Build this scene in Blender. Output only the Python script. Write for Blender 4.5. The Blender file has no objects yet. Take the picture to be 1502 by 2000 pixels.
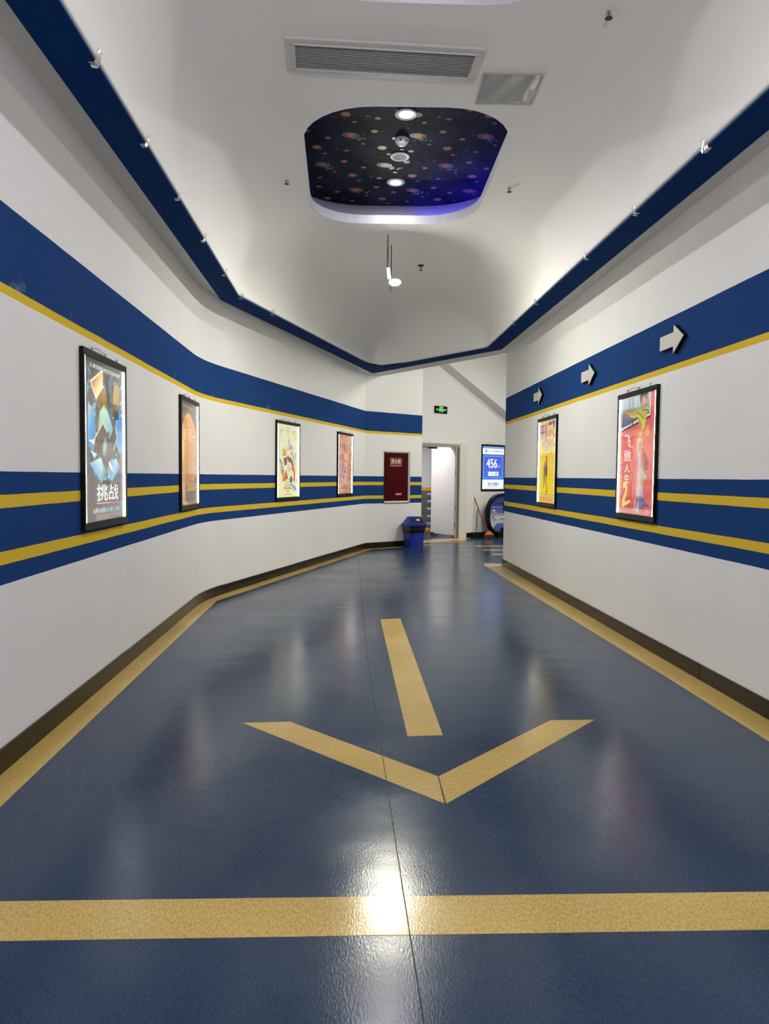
import bpy, bmesh, math, random
from mathutils import Vector, Matrix, geometry
random.seed(7)
C = bpy.context.scene.collection
S = bpy.context.scene

# ------------------------------------------------------------------ camera
FPX, CAMZ, ROLL = 1387.0, 1.4, 0.0105
PITCH = math.atan(69 / 1387.0)
cd = bpy.data.cameras.new('camera')
cd.sensor_fit = 'HORIZONTAL'; cd.sensor_width = 36.0; cd.lens = FPX / 1502 * 36.0
cd.clip_start = 0.05; cd.clip_end = 100
cam = bpy.data.objects.new('camera', cd); C.objects.link(cam)
fwd = Vector((0, math.cos(PITCH), -math.sin(PITCH)))
up0 = Vector((0, math.sin(PITCH), math.cos(PITCH)))
rt0 = Vector((1, 0, 0))
rt = rt0 * math.cos(ROLL) + up0 * math.sin(ROLL)
up = up0 * math.cos(ROLL) - rt0 * math.sin(ROLL)
M = Matrix.Identity(4)
for i in range(3):
    M[i][0] = rt[i]; M[i][1] = up[i]; M[i][2] = -fwd[i]
M.translation = (0, 0, CAMZ)
cam.matrix_world = M
S.camera = cam

# ------------------------------------------------------------------ world, lights, exposure
w = bpy.data.worlds.new('world'); S.world = w; w.use_nodes = True
w.node_tree.nodes['Background'].inputs[0].default_value = (1, 0.98, 0.95, 1)
w.node_tree.nodes['Background'].inputs[1].default_value = 0.05
S.view_settings.view_transform = 'Standard'; S.view_settings.look = 'None'
S.view_settings.gamma = 1; S.view_settings.use_curve_mapping = False
S.view_settings.exposure = 0.0

def area(name, loc, rot, size, power, color, size_y=None, spread=None):
    l = bpy.data.lights.new(name, 'AREA'); l.energy = power; l.color = color; l.size = size
    if size_y: l.shape = 'RECTANGLE'; l.size_y = size_y
    else: l.shape = 'DISK'
    if spread: l.spread = spread
    o = bpy.data.objects.new(name, l); C.objects.link(o); o.location = loc; o.rotation_euler = rot
    return o
COOL = (1.0, 0.965, 0.985); WARM = (1.0, 0.97, 0.84)
P_DOWN, P_FAR, P_ROOM, P_SPOT = 15.5, 106.0, 42.0, 0.0
# lamps of the far hall (its ceiling is hidden behind the beam) and of the side room; the third hall one is an added fill
area('hall_lamp', (3.4, 12.4, 4.1), (math.radians(38), 0, math.radians(28)), 1.2, P_FAR, WARM, 0.6)
area('hall_lamp', (5.2, 14.0, 4.2), (0, 0, 0), 1.2, P_FAR, WARM, 0.6)
area('hall_lamp', (3.3, 12.9, 3.5), (math.radians(82), 0, math.radians(125)), .5, 38.0, WARM, 0.5, math.radians(120))  # added unseen fill, aimed to brighten the left wall beyond the bend
area('room_lamp', (0.5, 16.6, 2.75), (0, 0, 0), 0.5, P_ROOM, (1, 0.97, 0.98), 0.5)

# ------------------------------------------------------------------ materials
def lin(r, g, b):
    f = lambda c: (c / 255 / 12.92) if c / 255 <= 0.04045 else ((c / 255 + 0.055) / 1.055) ** 2.4
    return (f(r), f(g), f(b), 1)
def mat(name, col, rough=0.5, metal=0.0, emit=None, estr=0.0, noise=0.0, nscale=20.0, bump=0.0, spec=0.5, coat=0.0):
    m = bpy.data.materials.new(name); m.use_nodes = True
    nt = m.node_tree; b = nt.nodes['Principled BSDF']
    b.inputs['Base Color'].default_value = col if len(col) == 4 else (*col, 1)
    b.inputs['Roughness'].default_value = rough; b.inputs['Metallic'].default_value = metal
    b.inputs['Specular IOR Level'].default_value = spec
    b.inputs['Coat Weight'].default_value = coat; b.inputs['Coat Roughness'].default_value = 0.08
    if emit:
        b.inputs['Emission Color'].default_value = emit if len(emit) == 4 else (*emit, 1)
        b.inputs['Emission Strength'].default_value = estr
    if noise or bump:
        tc = nt.nodes.new('ShaderNodeTexCoord'); n = nt.nodes.new('ShaderNodeTexNoise')
        n.inputs['Scale'].default_value = nscale; n.inputs['Detail'].default_value = 4
        nt.links.new(tc.outputs['Object'], n.inputs['Vector'])
        if noise:
            mx = nt.nodes.new('ShaderNodeMix'); mx.data_type = 'RGBA'
            c = b.inputs['Base Color'].default_value
            mx.inputs[6].default_value = (c[0] * (1 - noise), c[1] * (1 - noise), c[2] * (1 - noise), 1)
            mx.inputs[7].default_value = (min(1, c[0] * (1 + noise)), min(1, c[1] * (1 + noise)), min(1, c[2] * (1 + noise)), 1)
            nt.links.new(n.outputs['Fac'], mx.inputs[0]); nt.links.new(mx.outputs[2], b.inputs['Base Color'])
        if bump:
            bp = nt.nodes.new('ShaderNodeBump'); bp.inputs['Strength'].default_value = bump; bp.inputs['Distance'].default_value = 0.01
            nt.links.new(n.outputs['Fac'], bp.inputs['Height']); nt.links.new(bp.outputs[0], b.inputs['Normal'])
    return m

WHITE = (0.79, 0.785, 0.78)
BLUE = (0.015, 0.053, 0.185); YELL = (0.70, 0.495, 0.045)
m_white = mat('white_plaster', WHITE, 0.75, noise=0.025, nscale=3, bump=0.03, spec=0.25)
m_ceil = mat('ceiling_plaster', (0.84, 0.835, 0.82), 0.8, noise=0.02, nscale=2, spec=0.2)
m_soffit = mat('soffit_plaster', (0.74, 0.73, 0.70), 0.8, noise=0.03, nscale=3, spec=0.2)
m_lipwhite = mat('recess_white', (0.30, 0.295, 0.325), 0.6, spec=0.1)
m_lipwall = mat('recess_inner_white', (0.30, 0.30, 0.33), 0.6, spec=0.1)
m_blue = mat('blue_paint', (0.003, 0.030, 0.13), 0.7, noise=0.06, nscale=3, spec=0.02)
m_black = mat('black_frame', (0.004, 0.004, 0.005), 0.3, spec=0.18)
m_dark = mat('dark_metal', (0.05, 0.05, 0.05), 0.35, metal=0.8)
m_chrome = mat('chrome', (0.35, 0.35, 0.34), 0.22, metal=1.0)
m_alu = mat('aluminium', (0.55, 0.54, 0.51), 0.4, metal=0.6, noise=0.08)
m_plastic = mat('white_plastic', (0.72, 0.71, 0.69), 0.4)
m_grille = mat('grille_paint', (0.62, 0.61, 0.59), 0.45)
m_slat = mat('grille_slat', (0.42, 0.42, 0.42), 0.5)
m_griback = mat('grille_void', (0.03, 0.03, 0.035), 0.8)
m_light = mat('lamp_disc', (1, 1, 1), 0.4, emit=(1, 0.98, 0.95), estr=30)
m_spot = mat('spot_disc', (1, 1, 1), 0.4, emit=(1, 0.98, 0.82), estr=2300)
m_led = mat('led_strip', (1, 1, 1), 0.4, emit=(1, 1, 0.96), estr=18)
m_bluled = mat('blue_led', (0.1, 0.1, 1), 0.4, emit=(0.02, 0.01, 1.0), estr=45)
m_red = mat('cabinet_red', (0.060, 0.0015, 0.004), 0.3, noise=0.15, nscale=4, spec=0.10)
m_bin = mat('bin_blue', (0.006, 0.022, 0.28), 0.32, noise=0.05)
m_bag = mat('bag_black', (0.004, 0.004, 0.004), 0.16, bump=0.6, nscale=25)
m_orange = mat('broom_orange', (0.75, 0.13, 0.03), 0.45)
m_redwood = mat('broom_stick', (0.17, 0.035, 0.012), 0.45, noise=0.2, nscale=30)
m_bristle = mat('broom_bristle', (0.012, 0.008, 0.008), 0.8, bump=0.5, nscale=80)
m_door = mat('door_film', (0.80, 0.755, 0.73), 0.32, noise=0.03, nscale=6, bump=0.05)
m_cream = mat('door_frame', (0.74, 0.73, 0.66), 0.45)
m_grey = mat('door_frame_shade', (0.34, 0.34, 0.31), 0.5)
m_locker = mat('locker_grey', (0.13, 0.135, 0.135), 0.45, noise=0.04)
m_lockor = mat('locker_orange', (0.85, 0.42, 0.02), 0.4)
m_board = mat('white_board', (0.78, 0.79, 0.83), 0.35)
m_signgreen = mat('exit_green', (0.02, 0.3, 0.03), 0.4, emit=(0.10, 0.9, 0.09), estr=1.2)
m_arrow = mat('arrow_white', (0.56, 0.545, 0.52), 0.6)
m_text = mat('label_print', (0.75, 0.62, 0.55), 0.5)
m_film = mat('silver_film', (0.56, 0.575, 0.56), 0.16, metal=0.35, bump=0.35, nscale=4)
m_seam = mat('seam_dark', (0.010, 0.012, 0.018), 0.6)
m_redprint = mat('floor_red', (0.30, 0.11, 0.10), 0.35, noise=0.3, nscale=8)

def stripe_wall():
    m = bpy.data.materials.new('striped_wall'); m.use_nodes = True
    nt = m.node_tree; N = nt.nodes; L = nt.links; b = N['Principled BSDF']
    b.inputs['Roughness'].default_value = 0.8; b.inputs['Specular IOR Level'].default_value = 0.02
    g = N.new('ShaderNodeNewGeometry'); sp = N.new('ShaderNodeSeparateXYZ'); L.new(g.outputs['Position'], sp.inputs[0])
    nz = N.new('ShaderNodeTexNoise'); nz.inputs['Scale'].default_value = 3.0; nz.inputs['Detail'].default_value = 2
    L.new(g.outputs['Position'], nz.inputs['Vector'])
    wob = N.new('ShaderNodeMath'); wob.operation = 'MULTIPLY_ADD'; wob.inputs[1].default_value = 0.005
    L.new(nz.outputs['Fac'], wob.inputs[0])
    z0 = N.new('ShaderNodeMath'); z0.operation = 'SUBTRACT'; z0.inputs[1].default_value = 0.0025
    L.new(sp.outputs['Z'], z0.inputs[0]); L.new(z0.outputs[0], wob.inputs[2])
    dv = N.new('ShaderNodeMath'); dv.operation = 'DIVIDE'; dv.inputs[1].default_value = 4.0; L.new(wob.outputs[0], dv.inputs[0])
    r = N.new('ShaderNodeValToRGB'); r.color_ramp.interpolation = 'CONSTANT'
    W_, B_, Y_ = (*WHITE, 1), (*BLUE, 1), (*YELL, 1)
    st = [(0, W_), (0.867, B_), (0.967, Y_), (1.025, B_), (1.233, Y_), (1.285, B_), (1.391, W_), (2.221, Y_), (2.273, B_), (2.645, W_)]
    e = r.color_ramp.elements
    e[0].position = 0; e[0].color = W_; e[1].position = st[1][0] / 4; e[1].color = B_
    for z, c in st[2:]:
        q = e.new(z / 4); q.color = c
    L.new(dv.outputs[0], r.inputs[0])
    # chipped paint just above the upper yellow line
    n2 = N.new('ShaderNodeTexNoise'); n2.inputs['Scale'].default_value = 5.5; n2.inputs['Detail'].default_value = 6; n2.inputs['Roughness'].default_value = 0.7
    L.new(g.outputs['Position'], n2.inputs['Vector'])
    mr = N.new('ShaderNodeMapRange'); mr.inputs[1].default_value = 0.60; mr.inputs[2].default_value = 0.78; L.new(n2.outputs['Fac'], mr.inputs[0])
    band = N.new('ShaderNodeMapRange'); band.inputs[1].default_value = 2.40; band.inputs[2].default_value = 2.27; L.new(sp.outputs['Z'], band.inputs[0])
    gt = N.new('ShaderNodeMath'); gt.operation = 'GREATER_THAN'; gt.inputs[1].default_value = 2.21; L.new(sp.outputs['Z'], gt.inputs[0])
    m1 = N.new('ShaderNodeMath'); m1.operation = 'MULTIPLY'; L.new(mr.outputs[0], m1.inputs[0]); L.new(band.outputs[0], m1.inputs[1])
    m2 = N.new('ShaderNodeMath'); m2.operation = 'MULTIPLY'; L.new(m1.outputs[0], m2.inputs[0]); L.new(gt.outputs[0], m2.inputs[1])
    m3 = N.new('ShaderNodeMath'); m3.operation = 'MULTIPLY'; m3.inputs[1].default_value = 0.5; L.new(m2.outputs[0], m3.inputs[0])
    mx = N.new('ShaderNodeMix'); mx.data_type = 'RGBA'; mx.inputs[7].default_value = (0.5, 0.5, 0.5, 1)
    L.new(m3.outputs[0], mx.inputs[0]); L.new(r.outputs[0], mx.inputs[6])
    # faint unevenness of the paint
    n3 = N.new('ShaderNodeTexNoise'); n3.inputs['Scale'].default_value = 1.6; n3.inputs['Detail'].default_value = 3; L.new(g.outputs['Position'], n3.inputs['Vector'])
    mv = N.new('ShaderNodeMapRange'); mv.inputs[3].default_value = 0.95; mv.inputs[4].default_value = 1.05; L.new(n3.outputs['Fac'], mv.inputs[0])
    vm = N.new('ShaderNodeVectorMath'); vm.operation = 'SCALE'; L.new(mx.outputs[2], vm.inputs[0]); L.new(mv.outputs[0], vm.inputs['Scale'])
    L.new(vm.outputs[0], b.inputs['Base Color'])
    return m
m_wall = stripe_wall()

def floor_mat(name, ca, cb, yellow=False):
    m = bpy.data.materials.new(name); m.use_nodes = True
    nt = m.node_tree; N = nt.nodes; L = nt.links; b = N['Principled BSDF']
    g = N.new('ShaderNodeNewGeometry')
    mp = N.new('ShaderNodeMapping'); mp.inputs['Scale'].default_value = (150, 60, 1); mp.inputs['Rotation'].default_value = (0, 0, 0.3); L.new(g.outputs['Position'], mp.inputs[0])
    n = N.new('ShaderNodeTexNoise'); n.inputs['Scale'].default_value = 1.0; n.inputs['Detail'].default_value = 3; L.new(mp.outputs[0], n.inputs['Vector'])
    big = N.new('ShaderNodeTexNoise'); big.inputs['Scale'].default_value = 1.3; big.inputs['Detail'].default_value = 4; L.new(g.outputs['Position'], big.inputs['Vector'])
    ad = N.new('ShaderNodeMath'); ad.operation = 'MULTIPLY_ADD'; ad.inputs[1].default_value = 0.30; L.new(big.outputs['Fac'], ad.inputs[0])
    h = N.new('ShaderNodeMath'); h.operation = 'MULTIPLY'; h.inputs[1].default_value = 0.75; L.new(n.outputs['Fac'], h.inputs[0]); L.new(h.outputs[0], ad.inputs[2])
    mr = N.new('ShaderNodeMapRange'); mr.interpolation_type = 'SMOOTHSTEP'; mr.inputs[1].default_value = 0.33; mr.inputs[2].default_value = 0.72; L.new(ad.outputs[0], mr.inputs[0])
    mx = N.new('ShaderNodeMix'); mx.data_type = 'RGBA'; mx.inputs[6].default_value = ca; mx.inputs[7].default_value = cb
    L.new(mr.outputs[0], mx.inputs[0]); L.new(mx.outputs[2], b.inputs['Base Color'])
    # wear: roughness varies, low waves and a fine grain in the normal
    rr = N.new('ShaderNodeMapRange'); rr.interpolation_type = 'SMOOTHSTEP'; rr.inputs[1].default_value = 0.3; rr.inputs[2].default_value = 0.7; rr.inputs[3].default_value = 0.15; rr.inputs[4].default_value = 0.225
    L.new(big.outputs['Fac'], rr.inputs[0]); L.new(rr.outputs[0], b.inputs['Roughness'])
    wv = N.new('ShaderNodeTexNoise'); wv.inputs['Scale'].default_value = 3.2; wv.inputs['Detail'].default_value = 2
    mp2 = N.new('ShaderNodeMapping'); mp2.inputs['Scale'].default_value = (0.7, 1.1, 1); L.new(g.outputs['Position'], mp2.inputs[0]); L.new(mp2.outputs[0], wv.inputs['Vector'])
    b1 = N.new('ShaderNodeBump'); b1.inputs['Strength'].default_value = 0.045; b1.inputs['Distance'].default_value = 0.05; L.new(wv.outputs['Fac'], b1.inputs['Height'])
    b2 = N.new('ShaderNodeBump'); b2.inputs['Strength'].default_value = 0.10; b2.inputs['Distance'].default_value = 0.004
    L.new(n.outputs['Fac'], b2.inputs['Height']); L.new(b1.outputs[0], b2.inputs['Normal']); L.new(b2.outputs[0], b.inputs['Normal'])
    b.inputs['Specular IOR Level'].default_value = 0.46
    return m
m_floor = floor_mat('blue_vinyl', (0.007, 0.026, 0.064, 1), (0.021, 0.053, 0.114, 1))
m_yfloor = floor_mat('yellow_vinyl', (0.42, 0.28, 0.07, 1), (0.68, 0.485, 0.16, 1))

def marble():
    m = mat('brown_marble', (0.015, 0.011, 0.007), 0.2, noise=0.6, nscale=5, spec=0.25)
    return m
m_marble = marble()

def clear_mat(name, gloss, rough, tint=(1, 1, 1, 1)):
    m = bpy.data.materials.new(name); m.use_nodes = True
    nt = m.node_tree; nt.nodes.remove(nt.nodes['Principled BSDF'])
    t = nt.nodes.new('ShaderNodeBsdfTransparent'); t.inputs[0].default_value = tint
    g = nt.nodes.new('ShaderNodeBsdfGlossy'); g.inputs['Roughness'].default_value = rough
    mx = nt.nodes.new('ShaderNodeMixShader')
    fr = nt.nodes.new('ShaderNodeFresnel'); fr.inputs[0].default_value = 1.45
    ad = nt.nodes.new('ShaderNodeMath'); ad.operation = 'MULTIPLY_ADD'; ad.inputs[1].default_value = 0.3; ad.inputs[2].default_value = gloss
    nt.links.new(fr.outputs[0], ad.inputs[0]); nt.links.new(ad.outputs[0], mx.inputs[0])
    nt.links.new(t.outputs[0], mx.inputs[1]); nt.links.new(g.outputs[0], mx.inputs[2])
    nt.links.new(mx.outputs[0], nt.nodes['Material Output'].inputs[0])
    return m
m_pane = clear_mat('acrylic_pane', 0.02, 0.06)
m_tape = clear_mat('clear_tape', 0.10, 0.15, (0.95, 0.95, 0.95, 1))

def print_mat(name, estr, rough=0.4):
    m = bpy.data.materials.new(name); m.use_nodes = True
    nt = m.node_tree; b = nt.nodes['Principled BSDF']; b.inputs['Roughness'].default_value = rough
    a = nt.nodes.new('ShaderNodeAttribute'); a.attribute_name = 'Col'; b.inputs['Specular IOR Level'].default_value = 0.2
    dk = nt.nodes.new('ShaderNodeVectorMath'); dk.operation = 'SCALE'; dk.inputs['Scale'].default_value = 0.35 if estr else 1.0
    nt.links.new(a.outputs['Color'], dk.inputs[0]); nt.links.new(dk.outputs[0], b.inputs['Base Color'])
    if estr:
        nt.links.new(a.outputs['Color'], b.inputs['Emission Color']); b.inputs['Emission Strength'].default_value = estr
    return m
m_lit = print_mat('backlit_print', 1.02)
m_lit_bright = print_mat('backlit_print_bright', 1.45)
m_sign = print_mat('backlit_sign', 1.1)
m_print = print_mat('flat_print', 0.0)

def star_mat():
    m = bpy.data.materials.new('starry_wallpaper'); m.use_nodes = True
    nt = m.node_tree; N = nt.nodes; L = nt.links; b = N['Principled BSDF']; b.inputs['Roughness'].default_value = 0.7; b.inputs['Specular IOR Level'].default_value = 0.08
    g = N.new('ShaderNodeNewGeometry')
    base = N.new('ShaderNodeTexNoise'); base.inputs['Scale'].default_value = 3; base.inputs['Detail'].default_value = 4; L.new(g.outputs['Position'], base.inputs['Vector'])
    r = N.new('ShaderNodeValToRGB'); r.color_ramp.elements[0].position = 0.35; r.color_ramp.elements[0].color = (0.006, 0.007, 0.014, 1)
    r.color_ramp.elements[1].position = 0.7; r.color_ramp.elements[1].color = (0.022, 0.028, 0.055, 1); L.new(base.outputs['Fac'], r.inputs[0])
    col = r.outputs[0]
    for sc, thr, c in ((26, 0.10, (0.75, 0.75, 0.8, 1)), (55, 0.13, (0.40, 0.42, 0.5, 1))):
        v = N.new('ShaderNodeTexVoronoi'); v.inputs['Scale'].default_value = sc; L.new(g.outputs['Position'], v.inputs['Vector'])
        mr = N.new('ShaderNodeMapRange'); mr.inputs[1].default_value = thr; mr.inputs[2].default_value = thr * 0.35; L.new(v.outputs['Distance'], mr.inputs[0])
        sx = N.new('ShaderNodeSeparateColor'); L.new(v.outputs['Color'], sx.inputs[0])
        gt = N.new('ShaderNodeMath'); gt.operation = 'GREATER_THAN'; gt.inputs[1].default_value = 0.55; L.new(sx.outputs[0], gt.inputs[0])
        mm = N.new('ShaderNodeMath'); mm.operation = 'MULTIPLY'; L.new(mr.outputs[0], mm.inputs[0]); L.new(gt.outputs[0], mm.inputs[1])
        mx = N.new('ShaderNodeMix'); mx.data_type = 'RGBA'; mx.inputs[7].default_value = c
        L.new(mm.outputs[0], mx.inputs[0]); L.new(col, mx.inputs[6]); col = mx.outputs[2]
    L.new(col, b.inputs['Base Color'])
    return m
m_star = star_mat()

# ------------------------------------------------------------------ mesh helpers
class MB:
    def __init__(s): s.bm = bmesh.new()
    def box(s, x0, x1, y0, y1, z0, z1, bev=0.0):
        r = bmesh.ops.create_cube(s.bm, size=1)['verts']
        for v in r:
            v.co = Vector((x0 + (v.co.x + .5) * (x1 - x0), y0 + (v.co.y + .5) * (y1 - y0), z0 + (v.co.z + .5) * (z1 - z0)))
        if bev:
            es = list({e for v in r for e in v.link_edges})
            bmesh.ops.bevel(s.bm, geom=es, offset=bev, segments=2, affect='EDGES')
        return s
    def prism(s, pts, z0, z1):          # polygon in x,y extruded along z
        a = [s.bm.verts.new((p[0], p[1], z0)) for p in pts]; b = [s.bm.verts.new((p[0], p[1], z1)) for p in pts]
        n = len(pts)
        s.bm.faces.new(a); s.bm.faces.new(b)
        for i in range(n): s.bm.faces.new((a[i], a[(i + 1) % n], b[(i + 1) % n], b[i]))
        return s
    def plate(s, pts, y0, y1):          # polygon in x,z extruded along y
        a = [s.bm.verts.new((p[0], y0, p[1])) for p in pts]; b = [s.bm.verts.new((p[0], y1, p[1])) for p in pts]
        n = len(pts)
        s.bm.faces.new(a); s.bm.faces.new(b)
        for i in range(n): s.bm.faces.new((a[i], a[(i + 1) % n], b[(i + 1) % n], b[i]))
        return s
    def lathe(s, prof, seg=24, c=(0, 0, 0), caps=True):
        rings = []
        for r, z in prof:
            rings.append([s.bm.verts.new((c[0] + r * math.cos(2 * math.pi * i / seg), c[1] + r * math.sin(2 * math.pi * i / seg), c[2] + z)) for i in range(seg)])
        for a, b in zip(rings, rings[1:]):
            for i in range(seg): s.bm.faces.new((a[i], a[(i + 1) % seg], b[(i + 1) % seg], b[i]))
        if caps: s.bm.faces.new(rings[0]); s.bm.faces.new(rings[-1])
        return s
    def tube(s, pts, r, seg=8):
        pts = [Vector(p) for p in pts]; rings = []
        rr = r if isinstance(r, (list, tuple)) else [r] * len(pts)
        for i, p in enumerate(pts):
            d = (pts[min(i + 1, len(pts) - 1)] - pts[max(i - 1, 0)]).normalized()
            a = d.orthogonal().normalized() if i == 0 else (a - d * a.dot(d)).normalized()
            b = d.cross(a)
            rings.append([s.bm.verts.new(p + (a * math.cos(2 * math.pi * k / seg) + b * math.sin(2 * math.pi * k / seg)) * rr[i]) for k in range(seg)])
        for a_, b_ in zip(rings, rings[1:]):
            for k in range(seg): s.bm.faces.new((a_[k], a_[(k + 1) % seg], b_[(k + 1) % seg], b_[k]))
        s.bm.faces.new(rings[0]); s.bm.faces.new(rings[-1])
        return s
    def faces(s, verts, faces):
        vs = [s.bm.verts.new(v) for v in verts]
        for f in faces:
            try: s.bm.faces.new([vs[i] for i in f])
            except ValueError: pass
        return s
    def build(s, name, m, parent=None, smooth=False, recalc=True, kind=None):
        if recalc: bmesh.ops.recalc_face_normals(s.bm, faces=s.bm.faces)
        me = bpy.data.meshes.new(name); s.bm.to_mesh(me); s.bm.free(); me.materials.append(m)
        if smooth:
            for p in me.polygons: p.use_smooth = True
        o = bpy.data.objects.new(name, me); C.objects.link(o)
        if parent: o.parent = parent
        if kind: o['kind'] = kind
        return o

def smooth_angle(o, deg=35):
    for p in o.data.polygons: p.use_smooth = True
    try: o.data.set_sharp_from_angle(angle=math.radians(deg))
    except Exception: pass
    return o
def tag(o, label, cat, group=None):
    o['label'] = label; o['category'] = cat
    if group: o['group'] = group
    return o
def empty(name, loc, rz=0.0, label=None, cat=None, group=None):
    o = bpy.data.objects.new(name, None); C.objects.link(o); o.empty_display_size = 0.1
    o.location = loc; o.rotation_euler = (0, 0, rz)
    if label: tag(o, label, cat, group)
    return o
def copy_tree(o, parent=None):
    c = o.copy(); C.objects.link(c)
    if parent: c.parent = parent
    for ch in list(o.children): copy_tree(ch, c)
    return c
def offset(pts, d):                     # parallel polyline, to the right of the walking direction for d > 0
    out = []
    P = [Vector(p) for p in pts]
    for i, p in enumerate(P):
        ns = []
        for a, b in ((i - 1, i), (i, i + 1)):
            if 0 <= a and b < len(P):
                t = (P[b] - P[a]).normalized(); ns.append(Vector((t.y, -t.x)))
        if len(ns) == 1: out.append(p + ns[0] * d)
        else:
            m = (ns[0] + ns[1]).normalized(); out.append(p + m * (d / max(0.2, m.dot(ns[0]))))
    return [tuple(q) for q in out]
def fillet(pts, idx, t, seg=8):         # rounds vertex idx with tangent length t
    p, a, b = Vector(pts[idx]), Vector(pts[idx - 1]), Vector(pts[idx + 1])
    q0 = p + (a - p).normalized() * t; q1 = p + (b - p).normalized() * t
    arc = [tuple((1 - k / seg) ** 2 * q0 + 2 * (1 - k / seg) * (k / seg) * p + (k / seg) ** 2 * q1) for k in range(seg + 1)]
    return list(pts[:idx]) + arc + list(pts[idx + 1:])
def inter(p, d, q, e):
    p, d, q, e = map(Vector, (p, d, q, e)); den = d.x * e.y - d.y * e.x
    t = ((q.x - p.x) * e.y - (q.y - p.y) * e.x) / den
    return tuple(p + d * t)
def strip_wall(name, path, z0, z1, thick, m, kind='structure', parent=None):   # wall along a path, body on its left
    back = offset(path, -thick)
    mb = MB(); n = len(path)
    mb.prism(list(path) + back[::-1], z0, z1)
    bmesh.ops.triangulate(mb.bm, faces=[f for f in mb.bm.faces if len(f.verts) > 4])
    o = mb.build(name, m, parent)
    if kind: o['kind'] = kind
    return o
def tri_region(outer, holes=(), extra=()):
    vs, es = [], []
    for loop in [outer] + list(holes):
        b0 = len(vs); vs += [Vector(p) for p in loop]
        es += [(b0 + i, b0 + (i + 1) % len(loop)) for i in range(len(loop))]
    vs += [Vector(p) for p in extra]
    r = geometry.delaunay_2d_cdt(vs, es, [], 1, 1e-5)
    def inside(p, loop):
        c = False; j = len(loop) - 1
        for i in range(len(loop)):
            a, b = loop[i], loop[j]
            if (a[1] > p[1]) != (b[1] > p[1]) and p[0] < (b[0] - a[0]) * (p[1] - a[1]) / (b[1] - a[1]) + a[0]: c = not c
            j = i
        return c
    V = r[0]; F = []
    for f in r[2]:
        cx = sum(V[i].x for i in f) / len(f); cy = sum(V[i].y for i in f) / len(f)
        if inside((cx, cy), outer) and not any(inside((cx, cy), h) for h in holes): F.append(f)
    return V, F

# ------------------------------------------------------------------ plan of the corridor
XL = lambda y: -1.61 - 0.0525 * y
XR = lambda y: 2.490 - 0.0525 * y
YN = -3.4
L1 = (-2.023, 7.86); B0 = (-0.389, 13.695); B1 = (0.756, 14.60); R1 = (XR(11.28), 11.28)
left_path = fillet([(XL(YN), YN), L1, B0], 1, 0.45)
def far_pt(s, off=0.0):                 # point along the far wall, off metres in front of it
    d = Vector((0.7923, 0.6101)); n = Vector((0.6101, -0.7923)); return tuple(Vector((1.882, 16.519)) + d * s + n * off)
FAR_ROT = math.atan2(0.6101, 0.7923)
ZTOP = 4.5

# ------------------------------------------------------------------ structure
fl = MB().box(-6, 8, YN - 0.3, 21, -0.1, 0.0).build('floor', m_floor); fl['kind'] = 'structure'
strip_wall('wall_left', left_path, 0, ZTOP, 0.12, m_wall)
strip_wall('wall_back', [B0, B1], 0, ZTOP, 0.9, m_wall)
strip_wall('wall_right', [R1, (XR(YN), YN)], 0, ZTOP, 0.25, m_wall)
strip_wall('wall_front', [(XR(YN) + .3, YN), (XL(YN) - .3, YN)], 0, ZTOP, 0.12, m_white)
# far wall with the door opening: two piers and a head
OP0, OP1 = -1.70, -0.245                # opening along the far wall
ZD = 2.12
fw = MB(); fw.box(-2.6, OP0, 0, .2, 0, ZTOP); fw.box(OP1, 7.0, 0, .2, 0, ZTOP); fw.box(OP0, OP1, 0, .2, ZD, ZTOP)
fwo = fw.build('wall_far', m_white); fwo['kind'] = 'structure'; fwo.location = (*far_pt(0), 0); fwo.rotation_euler = (0, 0, FAR_ROT)
# hall beyond the corridor, out of view: closes the space to the right
strip_wall('wall_hall', [(7.5, 21), (7.5, 9.0), (XR(9.0) + .25, 9.0)], 0, ZTOP, 0.12, m_white)
# room behind the door
strip_wall('wall_room_left', [far_pt(-2.4, -0.2), (-1.4, 19.08)], 0, 3.0, 0.1, m_white)
strip_wall('wall_room_back', [(-1.5, 19.08), (6.2, 19.08)], 0, 3.0, 0.1, m_white)
rc = MB().box(-2.5, 6.5, 15.9, 19.2, 2.85, 2.95)
bmesh.ops.bisect_plane(rc.bm, geom=rc.bm.verts[:] + rc.bm.edges[:] + rc.bm.faces[:], plane_co=(*far_pt(0, -0.2), 0), plane_no=(0.6101, -0.7923, 0), clear_outer=True)
rco = rc.build('ceiling_room', m_ceil); rco['kind'] = 'structure'

# ---- ceiling tray: blue lip, soffit, curved vault with two recesses
xi = lambda y: XL(y) + 0.43
seg2d = (0.285, 1.0); beamd = (1.0, -1.25)
iA = (xi(YN), YN)
iL = inter((xi(0), 0), (-0.0525, 1), (-1.60, 7.62), seg2d)
iF = inter((-1.60, 7.62), seg2d, (1.47, 10.58), beamd)
iR = inter((XR(0) - 0.45, 0), (-0.0525, 1), (1.47, 10.58), beamd)
iE = (XR(YN) - 0.45, YN)
inner = fillet([iA, iL, iF, iR, iE], 2, 0.66, 12)
oA = (XL(YN) + 0.215, YN)
oL = inter((XL(0) + .215, 0), (-0.0525, 1), (-1.83, 7.74), (0.2886, 1))
oF = inter((-1.83, 7.74), (0.2886, 1), (1.70, 10.65), (1, -1.32))
oR = inter((XR(0) - 0.22, 0), (-0.0525, 1), (1.70, 10.65), (1, -1.32))
oE = (XR(YN) - 0.22, YN)
outer = [oA, oL, oF, oR, oE]
ZL = 3.30
ring = outer + inner[::-1]
V, F = tri_region(ring)
mb = MB(); mb.faces([(v.x, v.y, ZL) for v in V], F)
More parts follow.
